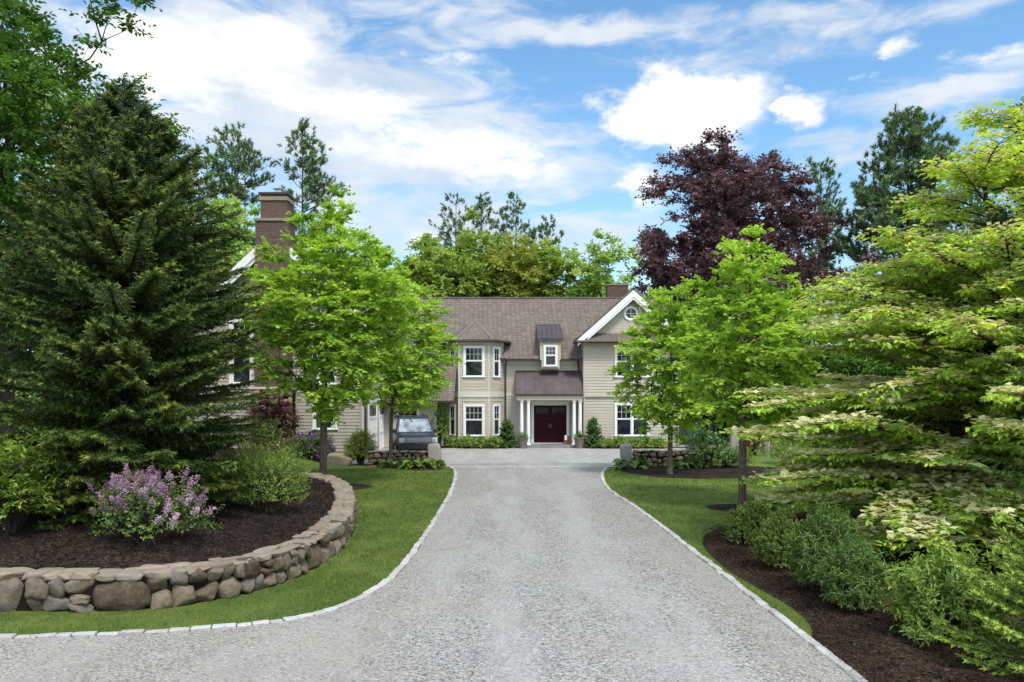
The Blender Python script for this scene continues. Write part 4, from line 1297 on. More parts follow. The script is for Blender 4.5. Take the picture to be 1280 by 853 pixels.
# iron fence right of the house
def iron_fence(x0, x1, y, label):
    root = empty('iron_fence', ((x0 + x1) / 2, y, 0), label, 'fence')
    m = MB()
    for z in (.25, 1.35): m.box(x0, x1, y - .015, y + .015, z, z + .04)
    m.build('rail', M['iron'], root)
    m = MB(); x = x0 + .06
    while x < x1:
        m.box(x - .01, x + .01, y - .011, y + .011, .1, 1.5); x += .125
    m.build('pickets', M['iron'], root)
    for px in (x0, x1):
        m = MB(); m.box(px - .035, px + .035, y - .035, y + .035, 0, 1.62); m.box(px - .05, px + .05, y - .05, y + .05, 1.62, 1.67); m.build('post', M['iron'], root)
    m = MB(); m.box(x0 - .1, x1 + .1, y - .14, y + .14, 0, .12); m.build('kerb_stone', M['kerbstone'], root)
iron_fence(9.95, 12.1, 47.2, 'black iron picket fence right of the house behind the white-flowered shrub')
# ------------------------------------------------------------------ vegetation tools
def nrm(a): return a / np.maximum(np.linalg.norm(a, axis=-1, keepdims=True), 1e-9)

def leaf_faces(P, D, N, L, W, shape='kite', fold=.18):
    """leaf blades: P base, D direction, N rough normal, L length, W width -> vertices and faces"""
    D = nrm(D); S = nrm(np.cross(D, N)); N = np.cross(S, D)
    L = np.asarray(L)[:, None]; W = np.asarray(W)[:, None]
    n = len(P); i = np.arange(n)
    if shape == 'kite':
        V = np.stack([P, P + D * L * .45 + S * W * .5 + N * W * fold, P + D * L - N * L * .06, P + D * L * .45 - S * W * .5 + N * W * fold], 1)
        f = np.concatenate([np.stack([4 * i, 4 * i + 1, 4 * i + 2], 1), np.stack([4 * i, 4 * i + 2, 4 * i + 3], 1)])
        return V.reshape(-1, 3), f, 2
    if shape == 'leaf':
        V = np.stack([P, P + D * L * .25 + S * W * .42 + N * W * fold * .8, P + D * L * .62 + S * W * .40 + N * W * fold * .6, P + D * L - N * L * .14,
                      P + D * L * .62 - S * W * .40 + N * W * fold * .6, P + D * L * .25 - S * W * .42 + N * W * fold * .8], 1)
        f = np.concatenate([np.stack([6 * i, 6 * i + 1, 6 * i + 2, 6 * i + 3], 1), np.stack([6 * i, 6 * i + 3, 6 * i + 4, 6 * i + 5], 1)])
        return V.reshape(-1, 3), f, 2
    if shape == 'lobed':   # maple-like: three pointed lobes
        A = P + D * L * .18
        def lobe(dd, l, w):
            s = nrm(np.cross(dd, N))
            return [A - dd * L * .12, A + dd * l * .5 + s * w * .5, A + dd * l, A + dd * l * .5 - s * w * .5]
        d1 = nrm(D * .62 + S * .78 - N * .1); d2 = nrm(D * .62 - S * .78 - N * .1)
        vs = lobe(D, L * .82, W * .5) + lobe(d1, L * .66, W * .42) + lobe(d2, L * .66, W * .42)
        V = np.stack(vs, 1)
        b = 12 * i
        f = np.concatenate([np.stack([b + 4 * k, b + 4 * k + 1, b + 4 * k + 2, b + 4 * k + 3], 1) for k in range(3)])
        return V.reshape(-1, 3), f, 3
    if shape == 'needle':
        V = np.stack([P + S * W * .5, P - S * W * .5, P + D * L], 1)
        f = np.stack([3 * i, 3 * i + 1, 3 * i + 2], 1)
        return V.reshape(-1, 3), f, 1

def sprigs(B, D, Ls, k, rng, mode='alt', droop=.1, lead=.55, jit=.35, t0=.15):
    """leaf positions and directions along twigs; returns P, dir, normal, t"""
    m = len(B); D = nrm(D)
    t = np.linspace(t0, 1, k)[None, :] + rng.uniform(-.5, .5, (m, k)) * (1 - t0) / k
    up = np.array([0, 0, 1.0])
    S = nrm(np.cross(D, up) + rng.normal(0, .05, D.shape)); U = nrm(np.cross(S, D))
    P = B[:, None] + D[:, None] * (Ls[:, None] * t)[..., None]
    P[..., 2] -= droop * .5 * Ls[:, None] * t ** 2
    if mode == 'alt':       # leaves in a flat spray, left and right
        sg = np.where(np.arange(k) % 2, 1, -1)[None, :, None]
        side = S[:, None] * sg + U[:, None] * rng.normal(0, .3, (m, k, 1))
        dirs = D[:, None] * lead + side * .8 + rng.normal(0, jit, (m, k, 3))
        dirs[..., 2] -= droop
        Nn = U[:, None] + rng.normal(0, .45, (m, k, 3)) + up * .6
    else:                   # leaves all round the twig
        an = np.arange(k) * 2.4 + rng.uniform(0, 6.3, (m, 1))
        side = S[:, None] * np.cos(an)[..., None] + U[:, None] * np.sin(an)[..., None]
        dirs = D[:, None] * lead + side * .8 + rng.normal(0, jit, (m, k, 3))
        dirs[..., 2] -= droop
        Nn = D[:, None] * .8 - side * lead + rng.normal(0, .3, (m, k, 3)) + up * .3
    return P.reshape(-1, 3), dirs.reshape(-1, 3), Nn.reshape(-1, 3), np.broadcast_to(t, (m, k)).reshape(-1)

def foliage(name, P, D, N, L, W, shape, mat, parent, rng, v=None, size_var=.3, fold=.18):
    n = len(P)
    s = rng.uniform(1 - size_var, 1 + size_var, n)
    V, f, rep = leaf_faces(P, D, N, L * s, W * s, shape, fold)
    if v is None: v = rng.random(n)
    return np_obj(name, V, [f], mat, parent, np.tile(v, rep))

def tubes(name, P0, P1, R0, R1, mat, parent, sides=5):
    P0, P1 = np.asarray(P0, float), np.asarray(P1, float)
    D = nrm(P1 - P0)
    ref = np.where(np.abs(D[:, 2:3]) > .9, np.array([[1.0, 0, 0]]), np.array([[0, 0, 1.0]]))
    S = nrm(np.cross(D, ref)); U = np.cross(D, S)
    an = np.arange(sides) * 2 * math.pi / sides
    ring = S[:, None] * np.cos(an)[None, :, None] + U[:, None] * np.sin(an)[None, :, None]
    A = P0[:, None] + ring * np.asarray(R0)[:, None, None]; Bq = P1[:, None] + ring * np.asarray(R1)[:, None, None]
    V = np.concatenate([A, Bq], 1).reshape(-1, 3)
    b = (np.arange(len(P0)) * 2 * sides)[:, None]
    k = np.arange(sides)[None]; k2 = (k + 1) % sides
    f = np.stack([b + k, b + k2, b + sides + k2, b + sides + k], -1).reshape(-1, 4)
    return V, f

def skeleton(base, trunk, C, rng, r_base, step=.35, climb=.9, rtip=.006, rise=.16):
    """grows limbs from a trunk polyline to the cluster centres C; returns segment arrays"""
    nodes = [np.array(trunk[0], float)]; par = [-1]
    for a, b in zip(trunk, trunk[1:]):
        a, b = np.array(a, float), np.array(b, float)
        n = max(1, int(np.linalg.norm(b - a) / step))
        for k in range(1, n + 1):
            nodes.append(a + (b - a) * k / n); par.append(len(nodes) - 2)
    nt = len(nodes)
    order = np.argsort(np.hypot(C[:, 0] - base[0], C[:, 1] - base[1]) + .35 * (C[:, 2] - base[2]))
    leaves = []
    N = np.zeros((nt + len(C) * 40, 3)); N[:nt] = nodes; cnt = nt
    zmin = trunk[1][2] if len(trunk) > 2 else base[2]
    for ci in order:
        c = C[ci]
        d = N[:cnt] - c
        h = np.hypot(d[:, 0], d[:, 1]); dist = np.sqrt((d ** 2).sum(1))
        cost = dist + climb * np.maximum(0, d[:, 2] + .45 * h) + 50 * (N[:cnt, 2] < zmin - .05)
        j = int(np.argmin(cost))
        p = N[j].copy(); L = dist[j]; n = min(30, max(1, int(L / step)))
        e1 = rng.normal(0, .05 * L, 3)
        prev = j
        for k in range(1, n + 1):
            t = k / n
            q = p + (c - p) * t + e1 * math.sin(math.pi * t) + np.array([0, 0, -rise * L * math.sin(math.pi * t) * .5])
            N[cnt] = q; par.append(prev); prev = cnt; cnt += 1
        leaves.append(prev)
    par = np.array(par); w = np.zeros(cnt)
    w[leaves] = 1
    for i in range(cnt - 1, 0, -1): w[par[i]] += w[i]
    w = np.maximum(w, 1)
    rad = rtip * w ** .5
    rad = np.minimum(rad * (r_base / max(rad[0], 1e-6)) ** np.clip(np.log(w) / math.log(max(w[0], 2)), 0, 1), r_base)
    ch = np.arange(1, cnt)
    return N[par[ch]], N[ch], rad[par[ch]], rad[ch], nt

def wood(name, seg, mat, parent, flare=0.0):
    P0, P1, R0, R1 = seg[:4]
    R0 = R0.copy(); R1 = R1.copy()
    R0 = np.minimum(R0, R1 * 1.35 + .004)
    if flare:
        z0 = P0[0, 2]
        R0 *= 1 + flare * np.exp(-np.maximum(0, P0[:, 2] - z0) / .18); R1 *= 1 + flare * np.exp(-np.maximum(0, P1[:, 2] - z0) / .18)
    big = R1 > .03
    V1, f1 = tubes('', P0[big], P1[big], R0[big], R1[big], None, None, 9) if big.any() else (np.zeros((0, 3)), np.zeros((0, 4), int))
    sm = ~big
    fs = [f1]
    V = V1
    if sm.any():
        V2, f2 = tubes('', P0[sm], P1[sm], R0[sm], R1[sm], None, None, 4)
        fs.append(f2 + len(V1)); V = np.vstack([V1, V2])
    return np_obj(name, V, [f for f in fs if len(f)], mat, parent, smooth=True)

def crown_points(n, center, radii, rng, lump=.22, out=.42, zcut=-1, prof=None, gaps=0.0):
    """cluster centres in an uneven ellipsoid, denser towards its outside"""
    out_p = []
    sd = Vector(tuple(rng.uniform(0, 50, 3)))
    while len(out_p) < n:
        q = rng.normal(0, 1, 3); q /= np.linalg.norm(q)
        if q[2] < zcut: continue
        r = rng.random() ** out
        k = 1 + lump * 2 * mnoise.noise(Vector(q) * 1.9 + sd) + lump * mnoise.noise(Vector(q) * 4.3 + sd)
        p = q * r * k
        if prof is not None:
            s = prof(p[2]); p[0] *= s; p[1] *= s
        if gaps and mnoise.noise(Vector(p) * 2.6 + sd * 2) > .35 - gaps: continue
        out_p.append(np.array(center) + p * np.array(radii))
    return np.array(out_p)

def thin(C, d):
    keep = []
    for p in C:
        if not keep or (((np.array(keep) - p) ** 2).sum(1) > d * d).all(): keep.append(p)
    return np.array(keep)

def broadleaf(name, label, cat, base, trunk, C, mat, bmat, rng, r_base, csize=.45, nspr=8, k=7, L=.13, W=.11, shape='kite', flat=.45, droop=.15, group=None, step=.35, flare=.35, upb=.15, climb=.9, lead=.55):
    root = empty(name, tuple(base), label, cat, group)
    seg = skeleton(base, trunk, C, rng, r_base, step, climb)
    wood('trunk', seg, bmat, root, flare)
    cen = C.mean(0)
    m = len(C)
    B = np.repeat(C, nspr, 0)
    o = nrm(B - cen)
    D = rng.normal(0, 1, B.shape) * np.array([1, 1, flat]) + o * .55 + np.array([0, 0, upb])
    D = nrm(D)
    cs = np.repeat(rng.uniform(.7, 1.25, m), nspr) * csize
    Ls = cs * rng.uniform(.6, 1.1, len(B))
    B = B - D * (Ls * .12)[:, None]
    P, d, N, t = sprigs(B, D, Ls, k, rng, 'alt', droop, lead)
    tone = np.repeat(np.clip(rng.normal(.5, .16, m), .05, .95), nspr * k)
    v = np.clip(tone + rng.normal(0, .17, len(P)), 0, 1)
    foliage('crown', P, d, N, L, W, shape, mat, root, rng, v)
    return root

def shrub(name, label, cat, pos, rx, ry, h, mat, rng, nspr=420, k=9, sl=.34, L=.06, W=.026, shape='leaf', mode='round', lump=.16, droop=.06, group=None, flower=None, bmat=None, upb=.5, low=0.12, lead=.6):
    """bush of leafy twigs: twigs start inside a lumpy dome and end on its surface"""
    root = empty(name, tuple(pos), label, cat, group)
    pos = np.array(pos, float)
    q = rng.normal(0, 1, (nspr * 2, 3)); q = nrm(q); q = q[q[:, 2] > -.42][:nspr]
    sd = Vector(tuple(rng.uniform(0, 60, 3)))
    k1 = np.array([1 + lump * 2 * mnoise.noise(Vector(a) * 1.7 + sd) + lump * 1.4 * mnoise.noise(Vector(a) * 4.0 + sd) for a in q])
    r = k1 * rng.uniform(.35, 1, len(q)) ** .33
    S = np.array([rx, ry, h * .56])
    cz = h * .44
    tip = q * r[:, None] * S + np.array([0, 0, cz])
    tip[:, 2] = np.maximum(tip[:, 2], h * low * rng.uniform(.6, 1.6, len(q)))
    D = nrm(q * np.array([1, 1, .8]) + np.array([0, 0, upb]) + rng.normal(0, .22, q.shape))
    Ls = sl * rng.uniform(.6, 1.2, len(q))
    B = pos + tip - D * Ls[:, None]
    P, d, N, t = sprigs(B, D, Ls, k, rng, mode, droop, lead)
    v = np.clip(np.repeat(np.clip(rng.normal(.42, .15, len(q)), 0, 1), k) + .22 * (t - .5) + rng.normal(0, .14, len(P)), 0, 1)
    foliage('foliage', P, d, N, L, W, shape, mat, root, rng, v)
    # stems from the ground to the twigs
    pick = rng.choice(len(B), min(len(B), 90), replace=False)
    b0 = pos + rng.normal(0, .06, (len(pick), 3)) * np.array([1, 1, 0]); b0[:, 2] = pos[2] - .03
    mid = b0 * .45 + B[pick] * .55 + np.array([0, 0, .12 * h])
    V, f = tubes('', np.vstack([b0, mid, B[pick]]), np.vstack([mid, B[pick], B[pick] + D[pick] * Ls[pick][:, None] * .9]), np.r_[np.full(len(pick), .011), np.full(len(pick), .008), np.full(len(pick), .005)],
                 np.r_[np.full(len(pick), .008), np.full(len(pick), .005), np.full(len(pick), .002)], None, None, 4)
    np_obj('stems', V, [f], bmat or M['bark_dark'], root)
    if flower:
        fm, nf, fl, kk, fL, fW, outer = flower
        cand = np.where((r > outer) & (q[:, 2] > -.15))[0]
        pk = rng.choice(cand, min(nf, len(cand)), replace=False)
        Bf = B[pk] + D[pk] * (Ls[pk] * .85)[:, None]
        Df = nrm(D[pk] + np.array([0, 0, .5]))
        Lf = fl * rng.uniform(.6, 1.25, len(pk))
        P, d, N, t = sprigs(Bf, Df, Lf, kk, rng, 'round', .0, .25, .5, .0)
        taper = 1.15 - .75 * t
        spread = rng.normal(0, fl * .16, P.shape) * taper[:, None]
        P = P + spread
        v = np.clip(np.repeat(rng.normal(.5, .2, len(pk)), kk) + rng.normal(0, .2, len(P)), 0, 1)
        foliage('blossoms', P, d, N, fL, fW, 'kite', M[fm], root, rng, v)
    return root

def conifer(name, label, cat, base, h, Rr, mat, rng, whorl=.26, per=7, tw=.075, prof=None, kneed=14, nl=.055, nw=.016, zlow=.03, tlen=.30, group=None, slope=(-.22, .55), r_base=.16, tip_light=.55, lenvar=.22, lat=1.0):
    root = empty(name, tuple(base), label, cat, group)
    base = np.array(base, float)
    prof = prof or (lambda u: (1 - u) ** .8)
    P0, P1, R0, R1 = [], [], [], []
    nz = 26
    zs = np.linspace(0, h * .985, nz)
    for a, b in zip(zs, zs[1:]):
        P0.append(base + [0, 0, a]); P1.append(base + [0, 0, b]); R0.append(r_base * (1 - a / h) + .01); R1.append(r_base * (1 - b / h) + .01)
    TB, TD, TL, TV = [], [], [], []
    z = h * zlow
    while z < h * .985:
        u = z / h
        for b in range(per if u < .9 else 4):
            az = rng.uniform(0, 2 * math.pi)
            Lb = Rr * prof(u) * rng.uniform(1 - lenvar, 1 + lenvar * .6)
            if Lb < .08: continue
            zz = z + rng.uniform(-.5, .5) * whorl
            a = slope[0] + (slope[1] - slope[0]) * u ** 1.1 + rng.normal(0, .07)
            d2 = np.array([math.cos(az), math.sin(az)])
            perp = np.array([-d2[1], d2[0], 0])
            n = max(3, int(Lb / .22))
            ts = np.linspace(0, 1, n + 1)
            path = np.stack([d2[0] * Lb * ts, d2[1] * Lb * ts, zz + Lb * (a * ts + .12 * ts ** 2 - .10 * ts * (1 - ts))], 1) + base
            rb = .006 + .012 * Lb
            for i in range(n):
                P0.append(path[i]); P1.append(path[i + 1]); R0.append(rb * (1 - ts[i]) + .003); R1.append(rb * (1 - ts[i + 1]) + .003)
            m = max(3, int(Lb * .82 / tw))
            tt = np.linspace(.14, 1, m)
            pp = np.stack([np.interp(tt, ts, path[:, c]) for c in range(3)], 1)
            tan = nrm(np.gradient(path, axis=0)); tn = np.stack([np.interp(tt, ts, tan[:, c]) for c in range(3)], 1)
            for sg in (-1, 1, 0):
                if sg == 0:
                    dd = tn + rng.normal(0, .12, tn.shape) + np.array([0, 0, .1]); ll = np.full(m, tlen * .55)
                else:
                    dd = tn * .75 + perp * sg * .72 * lat + rng.normal(0, .12, tn.shape) - np.array([0, 0, .28]) * (1 - tt[:, None]) * (1 if a < .2 else 0) - np.array([0, 0, .08])
                    ll = (tlen * 1.25 * Lb ** .5 * (1.05 - tt) + tlen * .42)
                TB.append(pp); TD.append(dd); TL.append(ll * rng.uniform(.55, 1.3, m)); TV.append(tt ** 2)
        z += whorl * (1.0 if u < .8 else .75)
    # leader
    TB.append(base + np.array([[0, 0, h * f] for f in np.linspace(.93, 1, 6)])); TD.append(np.tile([0, 0, 1.0], (6, 1)) + rng.normal(0, .15, (6, 3))); TL.append(np.full(6, tlen * .6)); TV.append(np.full(6, .8))
    V, f = tubes('', P0, P1, R0, R1, None, None, 5)
    np_obj('trunk', V, [f], M['bark_dark'], root, smooth=True)
    TB = np.vstack(TB); TD = nrm(np.vstack(TD)); TL = np.concatenate(TL); TV = np.concatenate(TV)
    P, d, N, t = sprigs(TB, TD, TL, kneed, rng, 'round', .02, .75, .12, .05)
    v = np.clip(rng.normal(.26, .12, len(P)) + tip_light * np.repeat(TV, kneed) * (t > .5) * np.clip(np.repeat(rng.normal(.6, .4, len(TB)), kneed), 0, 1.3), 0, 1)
    foliage('crown', P, d, N, nl, nw, 'needle', mat, root, rng, v)
    return root

def pine(name, label, base, h, crown_lo, Rr, rng, group=None, per=5, whorl=.75, tuft=.42, n_need=26, r_base=.28, prof=None, lean=(0, 0), twin=0, sub=6, mat='pine', asc=.35):
    """white pine seen from afar: bare pole, level limbs, tufts of long needles on upturned twigs"""
    root = empty(name, tuple(base), label, 'tree', group)
    base = np.array(base, float)
    prof = prof or (lambda u: (1 - u) ** .7 * (.55 + .45 * min(1, u * 4)))
    P0, P1, R0, R1, TB, TD = [], [], [], [], [], []
    for tr in range(1 + (twin != 0)):
        b = base + np.array([twin * tr, 0, 0]); hh = h * (1 - .07 * tr)
        zs = np.linspace(0, hh, 18)
        cen = lambda z: b + np.array([lean[0] * z / h, lean[1] * z / h, z])
        for s, e in zip(zs, zs[1:]):
            P0.append(cen(s)); P1.append(cen(e)); R0.append(r_base * (1 - s / hh) + .02); R1.append(r_base * (1 - e / hh) + .02)
        z = crown_lo
        while z < hh:
            u = (z - crown_lo) / (hh - crown_lo)
            for k in range(per):
                az = rng.uniform(0, 6.283); Lb = Rr * prof(u) * rng.uniform(.45, 1.15) + .25
                d = np.array([math.cos(az), math.sin(az), 0])
                a = .05 + asc * u + rng.normal(0, .08)
                n = max(2, int(Lb / .7)); ts = np.linspace(0, 1, n + 1)
                c0 = cen(z + rng.uniform(-.3, .3))
                path = c0 + d * (Lb * ts)[:, None] + np.array([0, 0, 1.0]) * (Lb * (a * ts + .22 * ts ** 2))[:, None]
                rb = .015 + .012 * Lb
                for i in range(n):
                    P0.append(path[i]); P1.append(path[i + 1]); R0.append(rb * (1 - ts[i] * .8)); R1.append(rb * (1 - ts[i + 1] * .8))
                m = max(2, int(Lb * sub / 2.2))
                tt = rng.uniform(.3, 1, m); tt[0] = 1
                for q in tt:
                    pt = np.array([np.interp(q, ts, path[:, c]) for c in range(3)])
                    side = np.cross(d, [0, 0, 1]) * rng.normal(0, .28) * Lb * .6 * (1.1 - q * .6)
                    e = pt + side + np.array([0, 0, rng.uniform(.05, .4)])
                    P0.append(pt); P1.append(e); R0.append(.02); R1.append(.01)
                    for jj in range(2):
                        TB.append(e + rng.normal(0, tuft * .35, 3)); TD.append(d * .5 + rng.normal(0, .4, 3) + np.array([0, 0, .8]))
            z += whorl * rng.uniform(.7, 1.3)
    V, f = tubes('', P0, P1, R0, R1, None, None, 5)
    np_obj('trunk', V, [f], M['bark_pine'], root, smooth=True)
    TB = np.array(TB); TD = nrm(np.array(TD))
    P, d, N, t = sprigs(TB, TD, np.full(len(TB), tuft * .8), n_need, rng, 'round', .0, .6, .35, .0)
    foliage('crown', P, d, N, tuft * .7, tuft * .17, 'needle', M[mat], root, rng, np.clip(np.repeat(rng.normal(.45, .2, len(TB)), n_need) + rng.normal(0, .1, len(P)), 0, 1))
    return root

RG = np.random.default_rng
# ------------------------------------------------------------------ the four young maples
def maple(i, h, lo, rx, off, label, seed, n=300, r=.11, prof=None, k=9):
    rng = RG(seed)
    x, y = MAPLE[i]
    base = (x, y, 0)
    cz = (h + lo) / 2
    C = crown_points(n * 3, (x + off, y, cz), (rx, rx, (h - lo) / 2), rng, .20, .40, -1, prof or (lambda z: 1.02 - .16 * max(0, z) - .05 * max(0, -z)), .14)
    C = thin(C, .44)[:n]
    fork = lo + .35
    trunk = [base, (x + .02, y, fork * .5), (x + .03, y + .02, fork), (x + off * .5, y + .02, cz), (x + off * .9, y, h - .7)]
    trunk = [base, (x + .03, y, lo + .05), (x + .05 + off * .3, y + .02, cz), (x + off * .9, y, h - .7)]
    broadleaf('maple_tree', label, 'tree', base, trunk, C, M['maple'], M['bark'], rng, r, .54, 14, k, .118, .135, 'lobed', .28, .25, 'young maples beside the drive', .3, .4, .10)
maple(0, 9.2, 2.75, 2.6, .45, 'largest young bright green maple, in a mulch ring at the end of the curved wall', 11, 760, .125)
maple(1, 7.7, 2.3, 1.75, .80, 'young bright green maple in front of the parked car, behind the largest maple', 12, 460, .085)
maple(2, 7.3, 2.15, 1.70, .28, 'young bright green maple alone in a round mulch ring on the right lawn', 13, 480, .11)
maple(3, 7.25, 1.75, 1.80, .02, 'young bright green maple before the right low wall, partly hiding the gable', 14, 500, .10)

# ------------------------------------------------------------------ the big spruce and the left bed
bz = lambda x, y: float(bed_z(np.array([x]), np.array([y]))[0])
def on_bed(px, py):
    z = .7
    for _ in range(4):
        p = gp(px, py, z); z = bz(p[0], p[1])
    return (p[0], p[1], z)
SP = (-8.3, 17.0, bz(-8.3, 17.0))
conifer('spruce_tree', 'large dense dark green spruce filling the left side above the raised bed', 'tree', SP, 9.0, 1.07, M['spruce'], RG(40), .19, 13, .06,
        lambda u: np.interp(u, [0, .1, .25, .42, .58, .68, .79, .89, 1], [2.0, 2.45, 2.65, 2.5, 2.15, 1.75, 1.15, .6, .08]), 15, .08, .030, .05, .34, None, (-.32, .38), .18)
p = on_bed(188, 684)
shrub('lilac_bush', 'lilac bush in pale purple bloom in the raised bed behind the curved wall', 'bush', p, 1.02, .8, 1.32, M['shrub_blue'], RG(41), 420, 9, .38, .055, .034, 'leaf', 'round', .27, .08, None,
      ('lilac', 105, .21, 85, .028, .022, .60), upb=.45)
p = on_bed(335, 640)
shrub('bush', 'bright green feathery bush at the inner end of the curved wall', 'bush', p, .92, .8, 1.62, M['shrub_mid'], RG(42), 900, 11, .34, .05, .018, 'kite', 'round', .2, .06, None, None, None, .7)
p = on_bed(312, 618)
shrub('bush', 'hazy grey-green bush between the spruce and the feathery bush', 'bush', p, 1.25, 1.0, 2.0, M['boxwood'], RG(43), 900, 9, .36, .05, .016, 'kite', 'round', .2, .08, None, ('whiteflower', 22, .10, 14, .03, .02, .8), None, .6)
p = on_bed(14, 664)
shrub('bush', 'broad-leaved dark green bush cut off by the left edge, beside the lilac', 'bush', p, 1.05, .9, 1.85, M['shrub_mid'], RG(44), 620, 9, .38, .10, .045, 'leaf', 'alt', .2, .15, None, None, None, .35)
# broadleaf oak towering behind the spruce, its limb hanging in at the top
rng = RG(45)
OX, OY = -15.2, 24.0
C = np.vstack([crown_points(1500, (OX - 1.9, OY, 10.2), (6.0, 5.0, 7.2), rng, .22, .45, -.9, lambda z: 1 - .42 * max(0, z) - .1 * max(0, -z), .08),
               np.array([(-11.35, 22.2, 14.2)]) + rng.normal(0, 1, (26, 3)) * np.array([.55, .4, .36]), np.array([(-12.2, 22.5, 15.4), (-13.0, 23, 16.2), (-14, 23.4, 16.4)]),
               crown_points(130, (-11.7, 24.3, 10.1), (1.5, 1.4, 2.3), rng, .25, .45), np.array([(-12.0, 22.5, 11.2)]) + rng.normal(0, 1, (10, 3)) * np.array([.3, .5, .3])])
C = thin(C, .5)
broadleaf('oak_tree', 'tall green oak rising behind the spruce, one limb hanging in at the top left', 'tree', (OX, OY, .4), [(OX, OY, .4), (OX, OY, 3.2), (OX + .1, OY, 9), (OX - .3, OY, 17)], C, M['oak'], M['bark_dark'], rng, .34, .75, 11, 9, .17, .10, 'kite', .5, .2, None, .6)
rng = RG(46)
C = thin(crown_points(700, (-19.5, 31, 7), (5.5, 5, 7.5), rng, .2, .5, -1, None, .05), .6)
broadleaf('oak_tree', 'lower green tree behind the tall oak at the left edge', 'tree', (-19.5, 31, .4), [(-19.5, 31, .4), (-19.5, 31, 2.5), (-19.5, 31, 12)], C, M['wood1'], M['bark_dark'], rng, .28, .9, 10, 9, .22, .15, 'kite', .5, .2, None, .6)

# ------------------------------------------------------------------ planting before the left wing
def at_z(px, py, Y):
    return at(px, py, Y)
def sh(name, label, cat, px, Y, rx, h, mat, seed, **kw):
    x = (px - 640) / F * Y
    z = float(ground_h(np.array([x]), np.array([Y]))[0])
    return shrub(name, label, cat, (x, Y, z), rx, kw.pop('ry', rx * .85), h, M[mat], RG(seed), **kw)
rng = RG(50)
x, y = (341 - 640) / F * 38.2, 38.2
C = thin(crown_points(300, (x, y, 1.85), (1.2, .8, 1.35), rng, .2, .5, -.9, None, .05), .16)
broadleaf('red_maple', 'purple-leaved Japanese maple before the stone chimney base', 'tree', (x, y, .4), [(x, y, .4), (x + .1, y, 1.0), (x, y, 2.4)], C, M['jmaple'], M['bark_dark'], rng, .06, .4, 7, 7, .09, .05, 'kite', .5, .4, None, .2)
sh('bush', 'small rusty orange bush before the purple-leaved maple', 'bush', 345, 37.0, .55, .75, 'rust', 51, nspr=140, L=.07, W=.03, k=7, shape='kite')
sh('bush', 'small yellow-green bush beside the rusty bush', 'bush', 356, 38.0, .62, 1.05, 'yellowgreen', 52, nspr=150, L=.07, W=.04, k=7, shape='kite')
sh('rhododendron', 'purple-flowering rhododendron at the foot of the left wing', 'bush', 386, 36.6, .92, 1.25, 'shrub_dark', 53, nspr=260, L=.11, W=.05, k=8, flower=('purple', 34, .16, 34, .07, .055, .66))
sh('rhododendron', 'small purple-flowering plant behind the largest maple trunk', 'bush', 409, 36.2, .42, .9, 'shrub_dark', 54, nspr=110, L=.10, W=.05, k=8, flower=('purple', 16, .14, 30, .07, .055, .66))
sh('bush', 'upright pale green bush right of the tan boulder', 'bush', 451, 35.9, .78, 1.7, 'yellowgreen', 55, nspr=620, L=.075, W=.04, k=8, shape='kite')
sh('bush', 'low dark green bush under the left wing window', 'bush', 400, 38.6, .75, 1.3, 'shrub_dark', 56, nspr=170, L=.09, W=.045, k=8, shape='kite')
# hostas at the walls
def hosta(x, y, s, seed, label):
    rng = RG(seed)
    root = empty('hosta', (x, y, .03), label, 'plant', 'hostas along the low walls')
    n = 34
    az = rng.uniform(0, 6.283, n); el = rng.uniform(.15, 1.15, n)
    D = np.stack([np.cos(az) * np.cos(el), np.sin(az) * np.cos(el), np.sin(el)], 1)
    st = s * rng.uniform(.45, .8, n)
    B = np.tile([[x, y, .03]], (n, 1)) + rng.normal(0, .03, (n, 3)) * np.array([1, 1, 0])
    T = B + D * st[:, None]
    d2 = D * np.array([1, 1, .2]) - np.array([0, 0, .25])
    foliage('leaves', T, d2, np.tile([[0, 0, 1.0]], (n, 1)) + rng.normal(0, .2, (n, 3)), s * .62, s * .44, 'leaf', M['shrub_blue'], root, rng)
    V, f = tubes('', B, T, np.full(n, .008), np.full(n, .006), None, None, 4)
    np_obj('stalks', V, [f], M['shrub_mid'], root)
for i, (px, yy, s) in enumerate([(493, 34.5, .55), (506, 34.6, .5), (518, 34.3, .58), (531, 34.25, .62), (541, 34.3, .5), (788, 33.9, .72), (802, 34.2, .5), (851, 34.2, .62), (861, 34.3, .5), (873, 34.1, .55)]):
    where = ['against the left low wall', 'against the right low wall'][px > 640]
    who = ['hosta clump nearest the slim maple', 'small hosta clump, second from the slim maple', 'middle hosta clump of the row', 'broad hosta clump beside the granite post', 'hosta clump at the foot of the granite post',
           'large hosta clump before the granite post', 'small hosta clump right of the large one', 'dark hosta clump right of the maple trunk', 'small hosta clump between the trunk and the round bush', 'hosta clump at the foot of the round bush'][i]
    hosta((px - 640) / F * yy, yy, s, 60 + i, who + ' ' + where)
